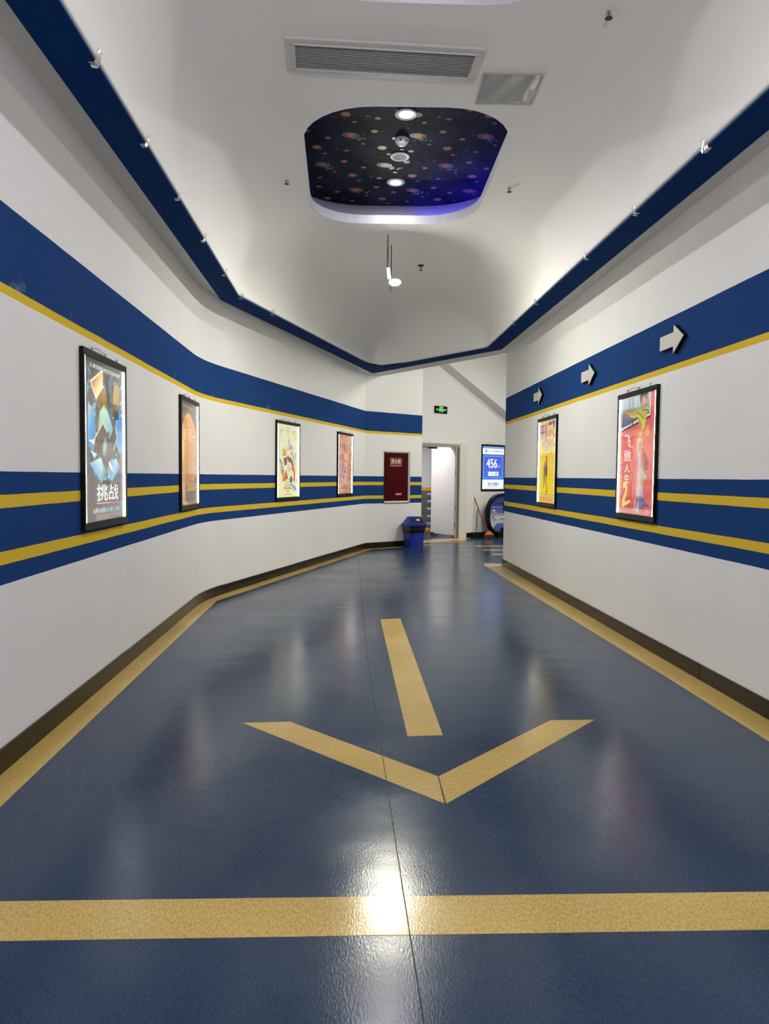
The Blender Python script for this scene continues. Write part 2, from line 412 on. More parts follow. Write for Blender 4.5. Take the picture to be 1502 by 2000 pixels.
for a, b in zip(inner, inner[1:]): mb.faces([(*a, ZL), (*b, ZL), (*b, ZL + 0.012), (*a, ZL + 0.012)], [(0, 1, 2, 3)])
bmesh.ops.remove_doubles(mb.bm, verts=mb.bm.verts, dist=1e-4)
lip = mb.build('trim_1', m_blue); lip['kind'] = 'structure'
mb = MB()
zs = lambda y: 3.42 if y < 9 else max(3.36, 3.42 - 0.06 * (y - 9) / 2.3)
for a, b in zip(outer, outer[1:]): mb.faces([(*a, ZL), (*b, ZL), (*b, 3.45), (*a, 3.45)], [(0, 1, 2, 3)])
bk0 = inter(B0, (B1[0] - B0[0], B1[1] - B0[1]), (-.09, 13.93), (1.99, -2.61)); bk1 = (1.90, 11.30)
wallring = left_path + [bk0, bk1, (XR(YN), YN)]
V, F = tri_region(wallring + outer[::-1])
mb.faces([(v.x, v.y, zs(v.y)) for v in V], F)
sof = mb.build('trim_2', m_soffit); sof['kind'] = 'structure'
mb = MB()
bn = Vector((2.61, 1.99)).normalized() * 0.02
mb.faces([(*bk0, 3.355), (*bk1, 3.355), (*bk1, ZTOP), (*bk0, ZTOP)], [(0, 1, 2, 3)])
bmesh.ops.solidify(mb.bm, geom=mb.bm.faces[:], thickness=0.02)
bm_o = mb.build('trim_3', m_white); bm_o['kind'] = 'structure'

ZC, AR = 3.95, 0.80
segs = [(iA, iL), (iL, iF), (iF, iR), (iR, iE)]
inn = [Vector(p) for p in inner]
def dist_smooth(p):                     # distance to the tray edge, creases softened
    p = Vector(p); ds = []
    for a, b in segs:
        a, b = Vector(a), Vector(b); t = (b - a).normalized(); ds.append((p - a).dot(Vector((t.y, -t.x))))
    m = min(ds); soft = m - math.log(sum(math.exp(-5.0 * (d - m)) for d in ds)) / 5.0
    dp = 1e9
    for a, b in zip(inn, inn[1:]):
        ab = b - a; t = max(0.0, min(1.0, (p - a).dot(ab) / ab.length_squared)); dp = min(dp, (p - a - ab * t).length)
    h = max(0.25 - abs(dp - soft), 0) / 0.25
    k = min(1.0, dp / 0.65); k = k * k * (3 - 2 * k)
    return max(0.0, dp + (min(dp, soft) - h * h * 0.0625 - dp) * k), dp
def vault_d(p): return dist_smooth(p)[0]
def vault_z(p, edge=False):
    if edge: return ZL + 0.012
    u = min(1.0, vault_d(p) / AR)
    return ZL + 0.012 + (ZC - ZL - 0.012) * math.sqrt(max(0.0, 1 - (1 - u) ** 2))
def rounded(q, t, seg=8):
    out = []
    for i in range(4):
        p, a, b = Vector(q[i]), Vector(q[i - 1]), Vector(q[(i + 1) % 4])
        q0 = p + (a - p).normalized() * t; q1 = p + (b - p).normalized() * t
        c = 0.72
        h0 = q0 + (p - q0) * 0.56; h1 = q1 + (p - q1) * 0.56
        for k in range(seg + 1):
            s = k / seg
            out.append(tuple((1 - s) ** 3 * q0 + 3 * (1 - s) ** 2 * s * h0 + 3 * (1 - s) * s * s * h1 + s ** 3 * q1))
    return out
XLr = lambda y: -0.640 - 0.062 * (y - 5.425); XRr = lambda y: 0.915 - 0.03 * (y - 5.313)
rec2 = rounded([(XLr(5.03), 5.03), (XRr(5.03), 5.04), (XRr(7.31), 7.31), (XLr(7.30), 7.30)], 0.52)
rec1 = rounded([(-0.50, 1.75), (1.07, 1.75), (1.0, 3.985), (-0.60, 3.935)], 0.50)
def dense(path, step):
    out = []
    for a, b in zip(path, path[1:]):
        n = max(1, int((Vector(b) - Vector(a)).length / step))
        out += [tuple(Vector(a).lerp(Vector(b), k / n)) for k in range(n)]
    return out + [path[-1]]
bound = dense(inner, 0.10)
RS = (0, .0012, .005, .012, .024, .04, .065, .10, .14, .19, .25)
rings = [offset(bound, r) for r in RS]
loop0 = rings[-1]
extra = []
for r in (.33, .43, .55, .68, .82):
    extra += [q for q in offset(bound, r) if dist_smooth(q)[1] > r * 0.97]
def poly_in(p, loop):
    c = False; j = len(loop) - 1
    for i in range(len(loop)):
        a, b = loop[i], loop[j]
        if (a[1] > p[1]) != (b[1] > p[1]) and p[0] < (b[0] - a[0]) * (p[1] - a[1]) / (b[1] - a[1]) + a[0]: c = not c
        j = i
    return c
extra = [p for p in extra if p[1] > YN + 0.01 and not poly_in(p, rec1) and not poly_in(p, rec2)]
V, F = tri_region(loop0, [rec1, rec2], extra)
mb = MB()
mb.faces([(v.x, v.y, vault_z((v.x, v.y))) for v in V], F)
nb_ = len(bound)
for ra_, rb_ in zip(rings, rings[1:]):
    za = [vault_z(p, ra_ is rings[0]) for p in ra_]; zb = [vault_z(p) for p in rb_]
    mb.faces([(*p, z) for p, z in zip(ra_, za)] + [(*p, z) for p, z in zip(rb_, zb)], [(k, k + 1, nb_ + k + 1, nb_ + k) for k in range(nb_ - 1)])
bmesh.ops.remove_doubles(mb.bm, verts=mb.bm.verts, dist=2e-4)
for f in mb.bm.faces:
    f.normal_update()
    if f.normal.z > 0: f.normal_flip()
ceil = mb.build('ceiling', m_ceil, smooth=True, recalc=False); ceil['kind'] = 'structure'
def vault_n(p):
    p = (p[0], p[1])
    dd = vault_d
    h = 0.003
    g = Vector((dd((p[0] + h, p[1])) - dd((p[0] - h, p[1])), dd((p[0], p[1] + h)) - dd((p[0], p[1] - h)))) / (2 * h)
    u = min(1.0, max(0.0, dd(p)) / AR)
    sl = (ZC - ZL) / AR * (1 - u) / math.sqrt(1 - (1 - u) ** 2 + 1e-4)
    return Vector((g.x * sl, g.y * sl, -1)).normalized()
ceil.data.normals_split_custom_set_from_vertices([tuple(vault_n(v.co)) for v in ceil.data.vertices])
cf = MB()
V, F = tri_region([bk0, bk1, (7.6, 8.9), (7.6, 21), (-1.5, 21), (-1.0, 14.3)])
cf.faces([(v.x, v.y, 4.4) for v in V], F)
bmesh.ops.solidify(cf.bm, geom=cf.bm.faces[:], thickness=0.05)
cfo = cf.build('ceiling_hall', m_ceil); cfo['kind'] = 'structure'

ZLIP, ZROOF = 4.035, 4.22
def loop_band(mb, a, za, b, zb):
    n = len(a)
    mb.faces([(*p, za) for p in a] + [(*p, zb) for p in b], [(i, (i + 1) % n, n + (i + 1) % n, n + i) for i in range(n)])
def grow(loop, d):
    n = len(loop); out = []
    c = Vector((sum(p[0] for p in loop) / n, sum(p[1] for p in loop) / n))
    for i in range(n):
        t = (Vector(loop[(i + 1) % n]) - Vector(loop[i - 1])).normalized(); nn = Vector((t.y, -t.x))
        if nn.dot(Vector(loop[i]) - c) < 0: nn = -nn
        out.append(tuple(Vector(loop[i]) + nn * d))
    return out
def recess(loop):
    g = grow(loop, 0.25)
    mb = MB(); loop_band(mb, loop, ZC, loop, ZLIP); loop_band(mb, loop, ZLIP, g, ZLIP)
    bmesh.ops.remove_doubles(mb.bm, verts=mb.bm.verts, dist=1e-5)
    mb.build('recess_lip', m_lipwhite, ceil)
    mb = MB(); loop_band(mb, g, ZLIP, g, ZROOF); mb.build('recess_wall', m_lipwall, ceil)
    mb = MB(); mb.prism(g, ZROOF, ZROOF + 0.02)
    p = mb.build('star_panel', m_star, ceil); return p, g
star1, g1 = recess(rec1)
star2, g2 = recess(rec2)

# ------------------------------------------------------------------ prints: coloured flat shapes in layers
class Art:
    aspect = 1.35
    def __init__(s): s.items = []
    def poly(s, pts, col):
        cols = col if isinstance(col[0], (tuple, list)) else [col] * len(pts)
        s.items.append((list(pts), [list(range(len(pts)))], cols)); return s
    def rect(s, x0, y0, x1, y1, col, col2=None):     # col2: colour of the upper edge
        c2 = col2 or col; return s.poly([(x0, y0), (x1, y0), (x1, y1), (x0, y1)], [col, col, c2, c2])
    def ell(s, cx, cy, rx, ry, col, rim=None, n=20, rot=0.0):
        c, q = math.cos(rot), math.sin(rot)
        pts = [(cx, cy)] + [(cx + c * rx * math.cos(a) - q * ry * math.sin(a), cy + q * rx * math.cos(a) + c * ry * math.sin(a)) for a in [2 * math.pi * i / n for i in range(n)]]
        s.items.append((pts, [[0, 1 + i, 1 + (i + 1) % n] for i in range(n)], [col] + [rim or col] * n)); return s
    def line(s, pts, wd, col):
        for a, b in zip(pts, pts[1:]):
            d = Vector((b[0] - a[0], b[1] - a[1])); l = d.length or 1; n = Vector((-d.y, d.x)) / l * wd / 2
            s.poly([(a[0] + n.x, a[1] + n.y), (a[0] - n.x, a[1] - n.y), (b[0] - n.x, b[1] - n.y), (b[0] + n.x, b[1] + n.y)], col)
        return s
    def text(s, t, x, y, wd, ht, col, bold=0.0):     # lower-left corner and size of the lettering
        cu = bpy.data.curves.new('lettering', 'FONT'); cu.body = t; cu.size = 1; cu.resolution_u = 3
        o = bpy.data.objects.new('lettering', cu); C.objects.link(o)
        dg = bpy.context.evaluated_depsgraph_get(); ev = o.evaluated_get(dg); me = ev.to_mesh()
        vs = [v.co.copy() for v in me.vertices]; fs = [list(p.vertices) for p in me.polygons]
        ev.to_mesh_clear(); bpy.data.objects.remove(o); bpy.data.curves.remove(cu)
        if not vs: return s
        x0 = min(v.x for v in vs); x1 = max(v.x for v in vs); y0 = min(v.y for v in vs); y1 = max(v.y for v in vs)
        sx = wd / max(1e-6, x1 - x0); sy = ht / max(1e-6, y1 - y0)
        e = bold * ht * 0.9
        for dx, dy in ([(0, 0)] if not bold else [(-e, -e * .5), (e, -e * .5), (-e, e * .5), (e, e * .5)]):
            s.items.append(([(x + dx * s.aspect + (v.x - x0) * sx, y + dy + (v.y - y0) * sy) for v in vs], fs, [col] * len(vs)))
        return s
    def build(s, name, m, parent, W, H, x0, z0, y, step=0.00012):
        me = bpy.data.meshes.new(name); vs, fs, cols = [], [], []; step = min(step, .005 / max(1, len(s.items)))
        for k, (pts, faces, cl) in enumerate(s.items):
            b = len(vs)
            for (px, py) in pts: vs.append((x0 + px * W, y - k * step, z0 + py * H))
            fs += [[b + i for i in f] for f in faces]; cols += cl
        me.from_pydata(vs, [], fs); me.materials.append(m)
        at = me.color_attributes.new('Col', 'FLOAT_COLOR', 'POINT')
        for i, c in enumerate(cols): at.data[i].color = c if len(c) == 4 else (*c, 1)
        bm = bmesh.new(); bm.from_mesh(me)
        for f in bm.faces:
            f.normal_update()
            if f.normal.y > 0: f.normal_flip()
        bm.to_mesh(me); bm.free()
        o = bpy.data.objects.new(name, me); C.objects.link(o); o.parent = parent
        return o
c = lin
def smalltext(a, x0, x1, y, h, col, rows=1, gap=0.004, seed=1):
    rg = random.Random(seed)
    for r in range(rows):
        x = x0
        while x < x1:
            wd = rg.uniform(0.006, 0.02); a.rect(x, y, min(x1, x + wd), y + h, col); x += wd + rg.uniform(0.004, 0.01)
        y -= h + gap

# ------------------------------------------------------------------ floor markings (flush inlays, children of the floor)
def inlay(name, pts, m=m_yfloor, z=0.0012):
    mb = MB().prism(pts, -0.002, z); return mb.build(name, m, fl)
inlay('arrow_shaft', [(-0.029, 6.906), (0.168, 6.966), (0.330, 3.794), (0.137, 3.774)])
inlay('arrow_head', [(0.273, 2.983), (0.262, 3.262), (-0.524, 3.978), (-0.79, 3.953)])
inlay('arrow_head', [(0.279, 2.983), (0.268, 3.262), (0.974, 4.049), (1.234, 4.066)])
inlay('cross_band', [(-1.60, 2.040), (2.10, 2.185), (2.10, 2.385), (-1.60, 2.240)])
lb = [(XL(YN), YN), L1, B0, B1]
lo = offset(lb, 0.165); lo[-1] = (0.86, 14.52)
for a, b, p, q in ((lb[0], lb[1], lo[1], lo[0]), (lb[1], lb[2], lo[2], lo[1]), (lb[2], lb[3], lo[3], lo[2])): inlay('border_strip', [a, b, q if False else p, q])
rb = [(XR(YN), YN), R1, (1.663, 11.592), (XR(YN) - 0.20, YN)]
inlay('border_strip', [(XR(YN), YN), (XR(5), 5), (XR(5) - 0.217, 5), (XR(YN) - 0.20, YN)])
inlay('border_strip', [(XR(5), 5), R1, (1.60, 11.36), (XR(5) - 0.217, 5)])
inlay('border_strip', [(1.60, 11.36), (1.663, 11.592), (2.4, 11.40), (2.4, 11.20), R1])
inlay('border_strip', [(0.70, 14.45), (1.0, 14.58), (0.95, 14.72), (0.76, 14.62)])
inlay('border_strip', [far_pt(-1.35), far_pt(0.36), far_pt(0.1, 0.12), (1.80, 15.84), (0.80, 15.0), (0.757, 15.2)])
for k, (xl, y0, y1) in enumerate(((1.885, 14.40, 14.60), (1.935, 13.60, 13.84), (1.985, 12.84, 13.06))):
    inlay('step_stripe', [(xl, y0), (4.2, y0 + .05), (4.2, y1 + .05), (xl - .02, y1)])
ra = Art()
for (x0, y0, x1, y1) in ((0, .3, .22, .62), (.26, .18, .5, .8), (.54, .3, .74, .7), (.78, .4, 1, .66)):
    ra.poly([(x0, y0), (x1, y0 + .08), (x1, y1), (x0, y1 - .08)], c(225, 120, 105))
rv = []
inlay('red_floor_mark', [(1.22, 15.28), (1.48, 15.05), (1.76, 15.42), (1.58, 15.86)], m_redprint, 0.0016)
def strip(name, pts, wd, m, z=0.0022):
    P = [Vector(p) for p in pts]; lft = offset(pts, -wd / 2); rgt = offset(pts, wd / 2)
    mb = MB().prism(lft + rgt[::-1], 0.0, z); return mb.build(name, m, fl)
strip('floor_seam', [(0.31, -2.5), (0.115, 1.753), (0.077, 2.323), (-0.13, 5.6), (-0.44, 12.1)], 0.0035, m_seam)
strip('floor_seam', [(0.273, 2.975), (0.265, 3.27)], 0.005, m_seam)
strip('floor_seam', [(0.16, 3.73), (0.185, 3.30)], 0.003, m_seam, 0.0006)

# ------------------------------------------------------------------ marble skirting, piece by piece
def skirting(name, cuts, pt, nrm, h=0.113, th=0.014):
    root = empty(name, (0, 0, 0)); root['kind'] = 'structure'
    for a, b in zip(cuts, cuts[1:]):
        p, q = Vector(pt(a)), Vector(pt(b)); d = (q - p).normalized() * 0.0015
        p, q = p + d, q - d; n = Vector(nrm)
        hh = h + random.uniform(-.003, .003); t2 = th + random.uniform(-.001, .002)
        MB().prism([tuple(p), tuple(q), tuple(q + n * t2), tuple(p + n * t2)], 0, hh).build('skirting_tile', m_marble, root)
    return root
skirting('baseboard_left', [YN, -0.06, 2.53, 5.12, 7.47], lambda y: (XL(y), y), (0.9986, 0.0524))
d2 = Vector((B0[0] - L1[0], B0[1] - L1[1])).normalized(); n2 = (d2.y, -d2.x)
# curved piece round the bend, then the second run
root = empty('baseboard_bend', (0, 0, 0)); root['kind'] = 'structure'
arc = left_path[1:-1]; arc_o = offset(arc, 0.014)
MB().prism(arc + arc_o[::-1], 0, 0.113).build('skirting_tile', m_marble, root)
s2 = lambda t: tuple(Vector(L1) + d2 * t)
skirting('baseboard_bend_far', [0.452, 1.60, 2.72, 4.30, 6.055], s2, n2)
db = Vector((B1[0] - B0[0], B1[1] - B0[1])).normalized()
skirting('baseboard_back', [0.0, 0.75, 1.46], lambda t: tuple(Vector(B0) + db * t), (db.y, -db.x))
skirting('baseboard_right', [YN, -0.3, 2.3, 4.92, 7.51, 10.14, 10.49, 10.72, 11.29], lambda y: (XR(y), y), (-0.9986, -0.0524))
skirting('baseboard_far', [0.04, 0.55, 1.6, 3.2], lambda s: far_pt(s), (0.6101, -0.7923), 0.11)

# ------------------------------------------------------------------ poster light boxes
BW, BH, BD = 0.83, 1.11, 0.027
FR = 0.045
def light_box(loc, rz, label, art, Wd=BW, Ht=BH, cat='light box', pm=None, strips=True, group='backlit poster boxes along the corridor walls', bot=True):
    t = empty('poster_light_box', loc, rz, label, cat, group)
    h = Wd / 2
    MB().box(-h + .01, h - .01, -BD * 0.45, -0.001, .01, Ht - .01).build('back_panel', m_black, t)
    for s in (-1, 1):
        x0, x1 = (-h, -h + FR * .55) if s < 0 else (h - FR * .55, h)
        MB().box(x0, x1, -BD, 0, 0, Ht, 0.002).build('side_bar', m_black, t)
    MB().box(-h + FR * .55, h - FR * .55, -BD, 0, 0, FR, 0.002).build('bottom_bar', m_black, t)
    MB().box(-h + FR * .55, h - FR * .55, -BD, 0, Ht - FR, Ht, 0.002).build('top_bar', m_black, t)
    a, b = h - FR * .55, Ht - 2 * FR
    art.build('poster_print', pm or m_lit, t, 2 * a - (0.05 if strips else 0), b, -a + (0.025 if strips else 0), FR, -BD * 0.55)
    if strips:
        for s in (-1, 1):
            x0, x1 = (-a, -a + .025) if s < 0 else (a - .025, a)
            MB().box(x0, x1, -BD * 0.72, -BD * 0.5, FR, Ht - FR).build('edge_light', m_led, t)
    MB().box(-a, a, -BD * 0.93, -BD * 0.86, FR - .004, Ht - FR + .004).build('cover_pane', m_pane, t)
    for x in (-h * .55, 0.05 * h, h * .6):
        mb = MB(); mb.tube([(x, -.012, Ht - .004), (x - .004, -.012, Ht + .022), (x + .012, -.006, Ht + .026)], .003, 6); mb.build('hook', m_dark, t)
    mb = MB(); mb.tube([(0.05 * h, -.01, Ht + .018), (-.12, -.008, Ht + .036), (-h * .55, -.01, Ht + .018)], .0016, 5); mb.build('hanging_wire', m_dark, t)
    return t
rotL = math.atan2(1, -0.0525); rotR = math.atan2(-1, 0.0525); rot2 = math.atan2(d2.y, d2.x); rotB = math.atan2(db.y, db.x)
ZB = 1.052

# 1: dark grey print with shards of amber and ice blue
a1 = Art(); G = c(92, 88, 82)
a1.rect(0, 0, 1, 1, c(112, 103, 100), c(70, 72, 66))
rg = random.Random(3)
for k in range(70):
    x, y = rg.uniform(.05, .95), rg.uniform(.42, .93); l = rg.uniform(.03, .12); t = rg.uniform(-.6, 2.2)
    a1.line([(x, y), (x + l * math.cos(t), y + l * math.sin(t) * .8)], rg.uniform(.006, .02), rg.choice([c(60, 80, 90), c(150, 175, 180), c(50, 60, 64), c(95, 125, 140), c(190, 200, 195)]))
for k in range(170):
    x, y = rg.gauss(.5, .27), rg.uniform(.26, .92)
    if not .03 < x < .97: continue
    a1.ell(x, y, rg.uniform(.015, .07), rg.uniform(.008, .022), rg.choice([c(150, 196, 214), c(80, 130, 160), c(40, 56, 64), c(206, 222, 224), c(60, 110, 160), c(110, 116, 108), c(30, 36, 38), c(170, 180, 170)]), rg.choice([c(96, 92, 88), c(70, 84, 92), c(110, 130, 138)]), n=7, rot=rg.uniform(-1.5, 1.5))
a1.poly([(.06, .72), (.2, .70), (.24, .5), (.16, .42), (.05, .5)], [c(160, 205, 215), c(90, 160, 190), c(40, 110, 170), c(120, 170, 200), c(60, 150, 215)])
a1.poly([(.78, .70), (.92, .74), (.96, .5), (.86, .43), (.76, .52)], [c(130, 190, 220), c(60, 130, 190), c(60, 140, 210), c(150, 190, 210), c(90, 160, 215)])
a1.poly([(.12, .855), (.42, .95), (.42, .84), (.25, .76)], [c(150, 70, 20), c(235, 170, 70), c(255, 240, 190), c(250, 235, 150)])
a1.line([(.12, .855), (.42, .95), (.42, .84), (.25, .76), (.12, .855)], .015, c(240, 220, 170))
a1.poly([(.28, .77), (.45, .85), (.60, .66), (.36, .66)], [c(150, 100, 30), c(190, 130, 40), c(70, 50, 30), c(110, 80, 40)])
for k in range(9): a1.line([(.36 + k * .022, .80 - k * .008), (.34 + k * .028, .67)], .006, rg.choice([c(230, 190, 90), c(120, 80, 30), c(200, 150, 60)]))
a1.poly([(.5, .94), (.56, .92), (.60, .76), (.52, .80)], c(35, 42, 44))
for k in range(5): a1.line([(.70 + k * .04, .75), (.735 + k * .032, .91 - abs(k - 2) * .02)], .024, c(205, 165, 85))
a1.poly([(.66, .76), (.88, .76), (.84, .66), (.72, .66)], [c(90, 80, 50), c(120, 100, 60), c(50, 50, 44), c(44, 44, 40)])
a1.poly([(.30, .58), (.34, .69), (.45, .735), (.56, .69), (.68, .60), (.70, .46), (.36, .46)], [c(150, 190, 150), c(170, 205, 170), c(190, 220, 190), c(170, 215, 215), c(110, 180, 200), c(70, 110, 120), c(110, 150, 120)])
a1.poly([(.18, .50), (.42, .62), (.60, .53), (.74, .62), (.80, .54), (.62, .42), (.42, .52), (.24, .44)], [c(80, 66, 44), c(60, 50, 36), c(40, 36, 30), c(84, 72, 52), c(60, 54, 44), c(50, 46, 38), c(96, 86, 56), c(120, 110, 90)])
a1.line([(.18, .50), (.42, .62), (.60, .53)], .012, c(225, 205, 160)); a1.line([(.74, .62), (.80, .54), (.66, .42)], .012, c(225, 205, 160))
a1.poly([(.24, .46), (.42, .52), (.58, .48), (.74, .44), (.52, .34), (.36, .38)], c(78, 72, 58))
a1.ell(.46, .47, .07, .05, c(150, 190, 170), c(90, 130, 120), rot=.9)
a1.ell(.56, .55, .035, .025, c(120, 70, 40))
a1.poly([(.08, .36), (.36, .40), (.48, .30), (.5, .26), (.36, .24)], [c(120, 175, 205), c(200, 225, 225), c(80, 120, 110), c(130, 170, 180), c(90, 160, 200)])
a1.poly([(.54, .27), (.56, .38), (.78, .40), (.9, .34), (.66, .25)], [c(150, 190, 200), c(70, 120, 150), c(190, 215, 225), c(90, 150, 190), c(120, 170, 195)])
a1.ell(.62, .345, .06, .015, c(240, 240, 240), rot=-.5)
a1.poly([(.06, .50), (.22, .51), (.20, .47)], c(215, 220, 225)); a1.poly([(.1, .44), (.26, .42), (.2, .39)], c(200, 215, 225))
a1.rect(.40, .225, .60, .255, c(30, 34, 38))
a1.text('人类首部太空实拍电影', .10, .945, .80, .026, c(235, 235, 225), .005)
a1.text('挑战', .25, .125, .58, .105, c(235, 238, 235), .015)
a1.line([(.24, .112), (.8, .105)], .004, c(230, 225, 210)); a1.line([(.55, .105), (.85, .102)], .006, c(190, 60, 50))
a1.text('3月15日', .16, .048, .30, .032, c(235, 235, 235), .02); a1.text('全国上映', .48, .050, .38, .030, c(140, 195, 220), .02)
for r in range(4): smalltext(a1, .22, .85, .034 - r * .009, .004, c(190, 185, 175), 1, seed=r)
rgy = 4.695
light_box((XL(rgy), rgy, ZB), rotL, 'poster light box nearest on the left wall, dark print with white title and ice-blue shards', a1, pm=m_lit_bright)

# 2: amber arch on grey brown
a2 = Art()
a2.rect(0, 0, 1, 1, c(152, 128, 112), c(128, 116, 108))
a2.poly([(0, .18), (.02, .70), (.08, .78), (.22, .86), (.40, .90), (.55, .885), (.78, .80), (.86, .70), (.86, .30), (.80, .22), (.3, .20)],
        [c(214, 150, 100), c(240, 180, 90), c(240, 165, 84), c(244, 170, 96), c(246, 182, 110), c(246, 180, 110), c(244, 176, 110), c(240, 185, 100), c(226, 178, 112), c(190, 150, 115), c(200, 140, 96)])
a2.poly([(0, .38), (0, .66), (.14, .60), (.16, .46)], [c(236, 200, 96), c(244, 200, 80), c(248, 214, 110), c(240, 196, 96)])
a2.poly([(.10, .20), (.16, .60), (.28, .66), (.26, .20)], [c(206, 140, 92), c(236, 186, 90), c(238, 190, 100), c(204, 140, 96)])
a2.rect(.28, .155, .80, .245, c(150, 122, 100), c(196, 160, 120)); a2.rect(.30, .135, .82, .17, c(216, 170, 90))
a2.poly([(.02, .03), (.02, .20), (.16, .205), (.22, .03)], c(206, 160, 134)); a2.line([(.16, .205), (.22, .03)], .014, c(240, 214, 190))
a2.poly([(0, .06), (.34, .02), (.3, 0), (0, .03)], c(220, 185, 130))
for x0, gl in ((.10, '3'), (.22, '5'), (.42, '日')): a2.text(gl, x0, .655, .11 if gl != '日' else .16, .085, c(250, 232, 180), -.005)
a2.line([(.64, .685), (.88, .68)], .012, c(252, 236, 190)); a2.line([(.12, .64), (.26, .64)], .008, c(252, 240, 200)); a2.line([(.42, .64), (.60, .64)], .008, c(252, 240, 200))
smalltext(a2, .08, .62, .955, .006, c(226, 206, 180), 2, seed=5); smalltext(a2, .3, .85, .022, .004, c(230, 214, 196), 1, seed=6)
for k in range(26):
    y = .12 + k * .03 + rg.uniform(-.01, .01)
    a2.poly([(1, y), (1, y + .03), (.90 + rg.uniform(-.06, .05), y + .015)], c(255, 252, 240))
rgy = 7.20
light_box((XL(rgy), rgy, ZB), rotL, 'poster light box at the left wall bend, amber arch print with a thin pale title', a2)

# 3: pale yellow watercolour print, loose brush figures
a3 = Art()
a3.rect(0, 0, 1, 1, c(248, 240, 178), c(228, 236, 200))
for k in range(60):
    x, y = rg.uniform(.02, .95), rg.uniform(.2, .88); col = rg.choice([c(206, 226, 190), c(188, 214, 196), c(240, 228, 160), c(250, 244, 206), c(176, 206, 196), c(214, 230, 216), c(244, 236, 176)])
    a3.ell(x, y, rg.uniform(.03, .1), rg.uniform(.02, .05), col, c(238, 236, 190), n=9, rot=rg.uniform(0, 3))
smalltext(a3, .38, .62, .955, .008, c(120, 90, 60), 1, seed=2)
for x in (.10, .40, .68):
    for q in range(2):
        for y_ in (.896, .910, .924): a3.line([(x + q * .085, y_), (x + q * .085 + .06, y_ + rg.uniform(-.004, .006))], .008, c(236, 150, 66))
        a3.line([(x + q * .085 + .03, .893), (x + q * .085 + rg.uniform(.02, .04), .934)], .012, c(236, 150, 66))
    smalltext(a3, x + .04, x + .11, .87, .007, c(90, 80, 60), 1, seed=9)
br = lambda pts, wd, col: a3.line(pts, wd, col)
br([(.52, .80), (.53, .72), (.52, .62)], .02, c(120, 130, 80)); a3.poly([(.50, .76), (.52, .83), (.56, .76)], c(130, 140, 90))
a3.poly([(.55, .76), (.70, .70), (.74, .66), (.58, .66), (.53, .65)], [c(236, 190, 226), c(204, 120, 200), c(220, 150, 210), c(240, 220, 236), c(206, 140, 190)])
a3.poly([(.2, .68), (.36, .66), (.38, .58), (.24, .56)], [c(246, 214, 90), c(240, 180, 70), c(226, 110, 70), c(240, 170, 80)])
for k in range(12): a3.ell(rg.uniform(.22, .38), rg.uniform(.56, .67), .02, .008, rg.choice([c(110, 100, 50), c(226, 100, 60), c(250, 220, 130)]), n=7)
a3.ell(.50, .615, .10, .055, c(250, 250, 232), c(196, 206, 170)); 
a3.poly([(.36, .54), (.44, .57), (.60, .55), (.66, .52), (.5, .53)], c(206, 60, 50))
a3.poly([(.26, .54), (.40, .545), (.44, .50), (.42, .45), (.30, .43)], [c(110, 80, 60), c(90, 70, 56), c(120, 100, 80), c(80, 64, 54), c(170, 110, 80)])
a3.poly([(.44, .53), (.64, .545), (.74, .46), (.76, .38), (.66, .36), (.60, .46), (.5, .48)], [c(100, 80, 66), c(96, 84, 70), c(110, 90, 80), c(140, 60, 46), c(180, 60, 44), c(90, 80, 70), c(130, 110, 90)])
a3.ell(.54, .40, .15, .09, c(250, 240, 206), c(236, 220, 170))
for k in range(7): a3.line([(.45 + k * .03, .35 + k * .004), (.47 + k * .03, .45 - k * .004)], .012, rg.choice([c(190, 130, 90), c(150, 160, 170), c(220, 180, 140)]))
a3.ell(.82, .385, .07, .045, c(246, 240, 120), c(230, 230, 110))
br([(.70, .43), (.78, .36), (.80, .28), (.76, .22)], .06, c(206, 66, 40)); br([(.62, .62), (.70, .60), (.76, .50)], .05, c(190, 170, 110)); br([(.68, .62), (.70, .57)], .08, c(206, 190, 90))
a3.ell(.2, .37, .09, .06, c(240, 236, 214), c(150, 140, 120), rot=-.6)
for k in range(8): a3.ell(rg.uniform(.14, .26), rg.uniform(.33, .41), .025, .01, rg.choice([c(90, 80, 70), c(200, 190, 150)]), n=7, rot=rg.uniform(0, 3))
a3.poly([(.18, .22), (.22, .30), (.36, .33), (.42, .26), (.30, .22)], [c(236, 180, 90), c(244, 150, 60), c(230, 120, 50), c(120, 80, 50), c(220, 110, 50)])
br([(.34, .36), (.42, .30), (.46, .24)], .05, c(196, 90, 50))
a3.ell(.46, .225, .12, .03, c(250, 248, 230), c(180, 170, 160)); a3.poly([(.56, .26), (.62, .30), (.70, .27), (.68, .20), (.58, .20)], c(92, 96, 104))
a3.poly([(.58, .20), (.74, .17), (.86, .14), (.92, .10), (.78, .08), (.74, .13), (.64, .15)], [c(110, 170, 200), c(90, 160, 206), c(120, 190, 214), c(150, 200, 210), c(60, 140, 190), c(110, 180, 210), c(150, 200, 210)])
br([(.08, .52), (.20, .44)], .05, c(120, 160, 186)); br([(.86, .62), (.84, .52)], .06, c(140, 200, 200)); br([(.80, .50), (.79, .44)], .03, c(110, 120, 130))
a3.text('功夫', .34, .152, .30, .03, c(70, 66, 40), .02); a3.text('熊猫4', .28, .112, .42, .036, c(176, 140, 40), .03)
a3.line([(.27, .106), (.48, .12), (.70, .106)], .006, c(70, 66, 40)); a3.ell(.48, .082, .03, .014, c(110, 96, 50), n=8)
a3.text('3.22 上映', .33, .028, .30, .024, c(60, 66, 60), .02)
light_box((*s2(2.35), ZB), rot2, 'poster light box after the bend, left of a matching box, pale yellow watercolour print', a3)

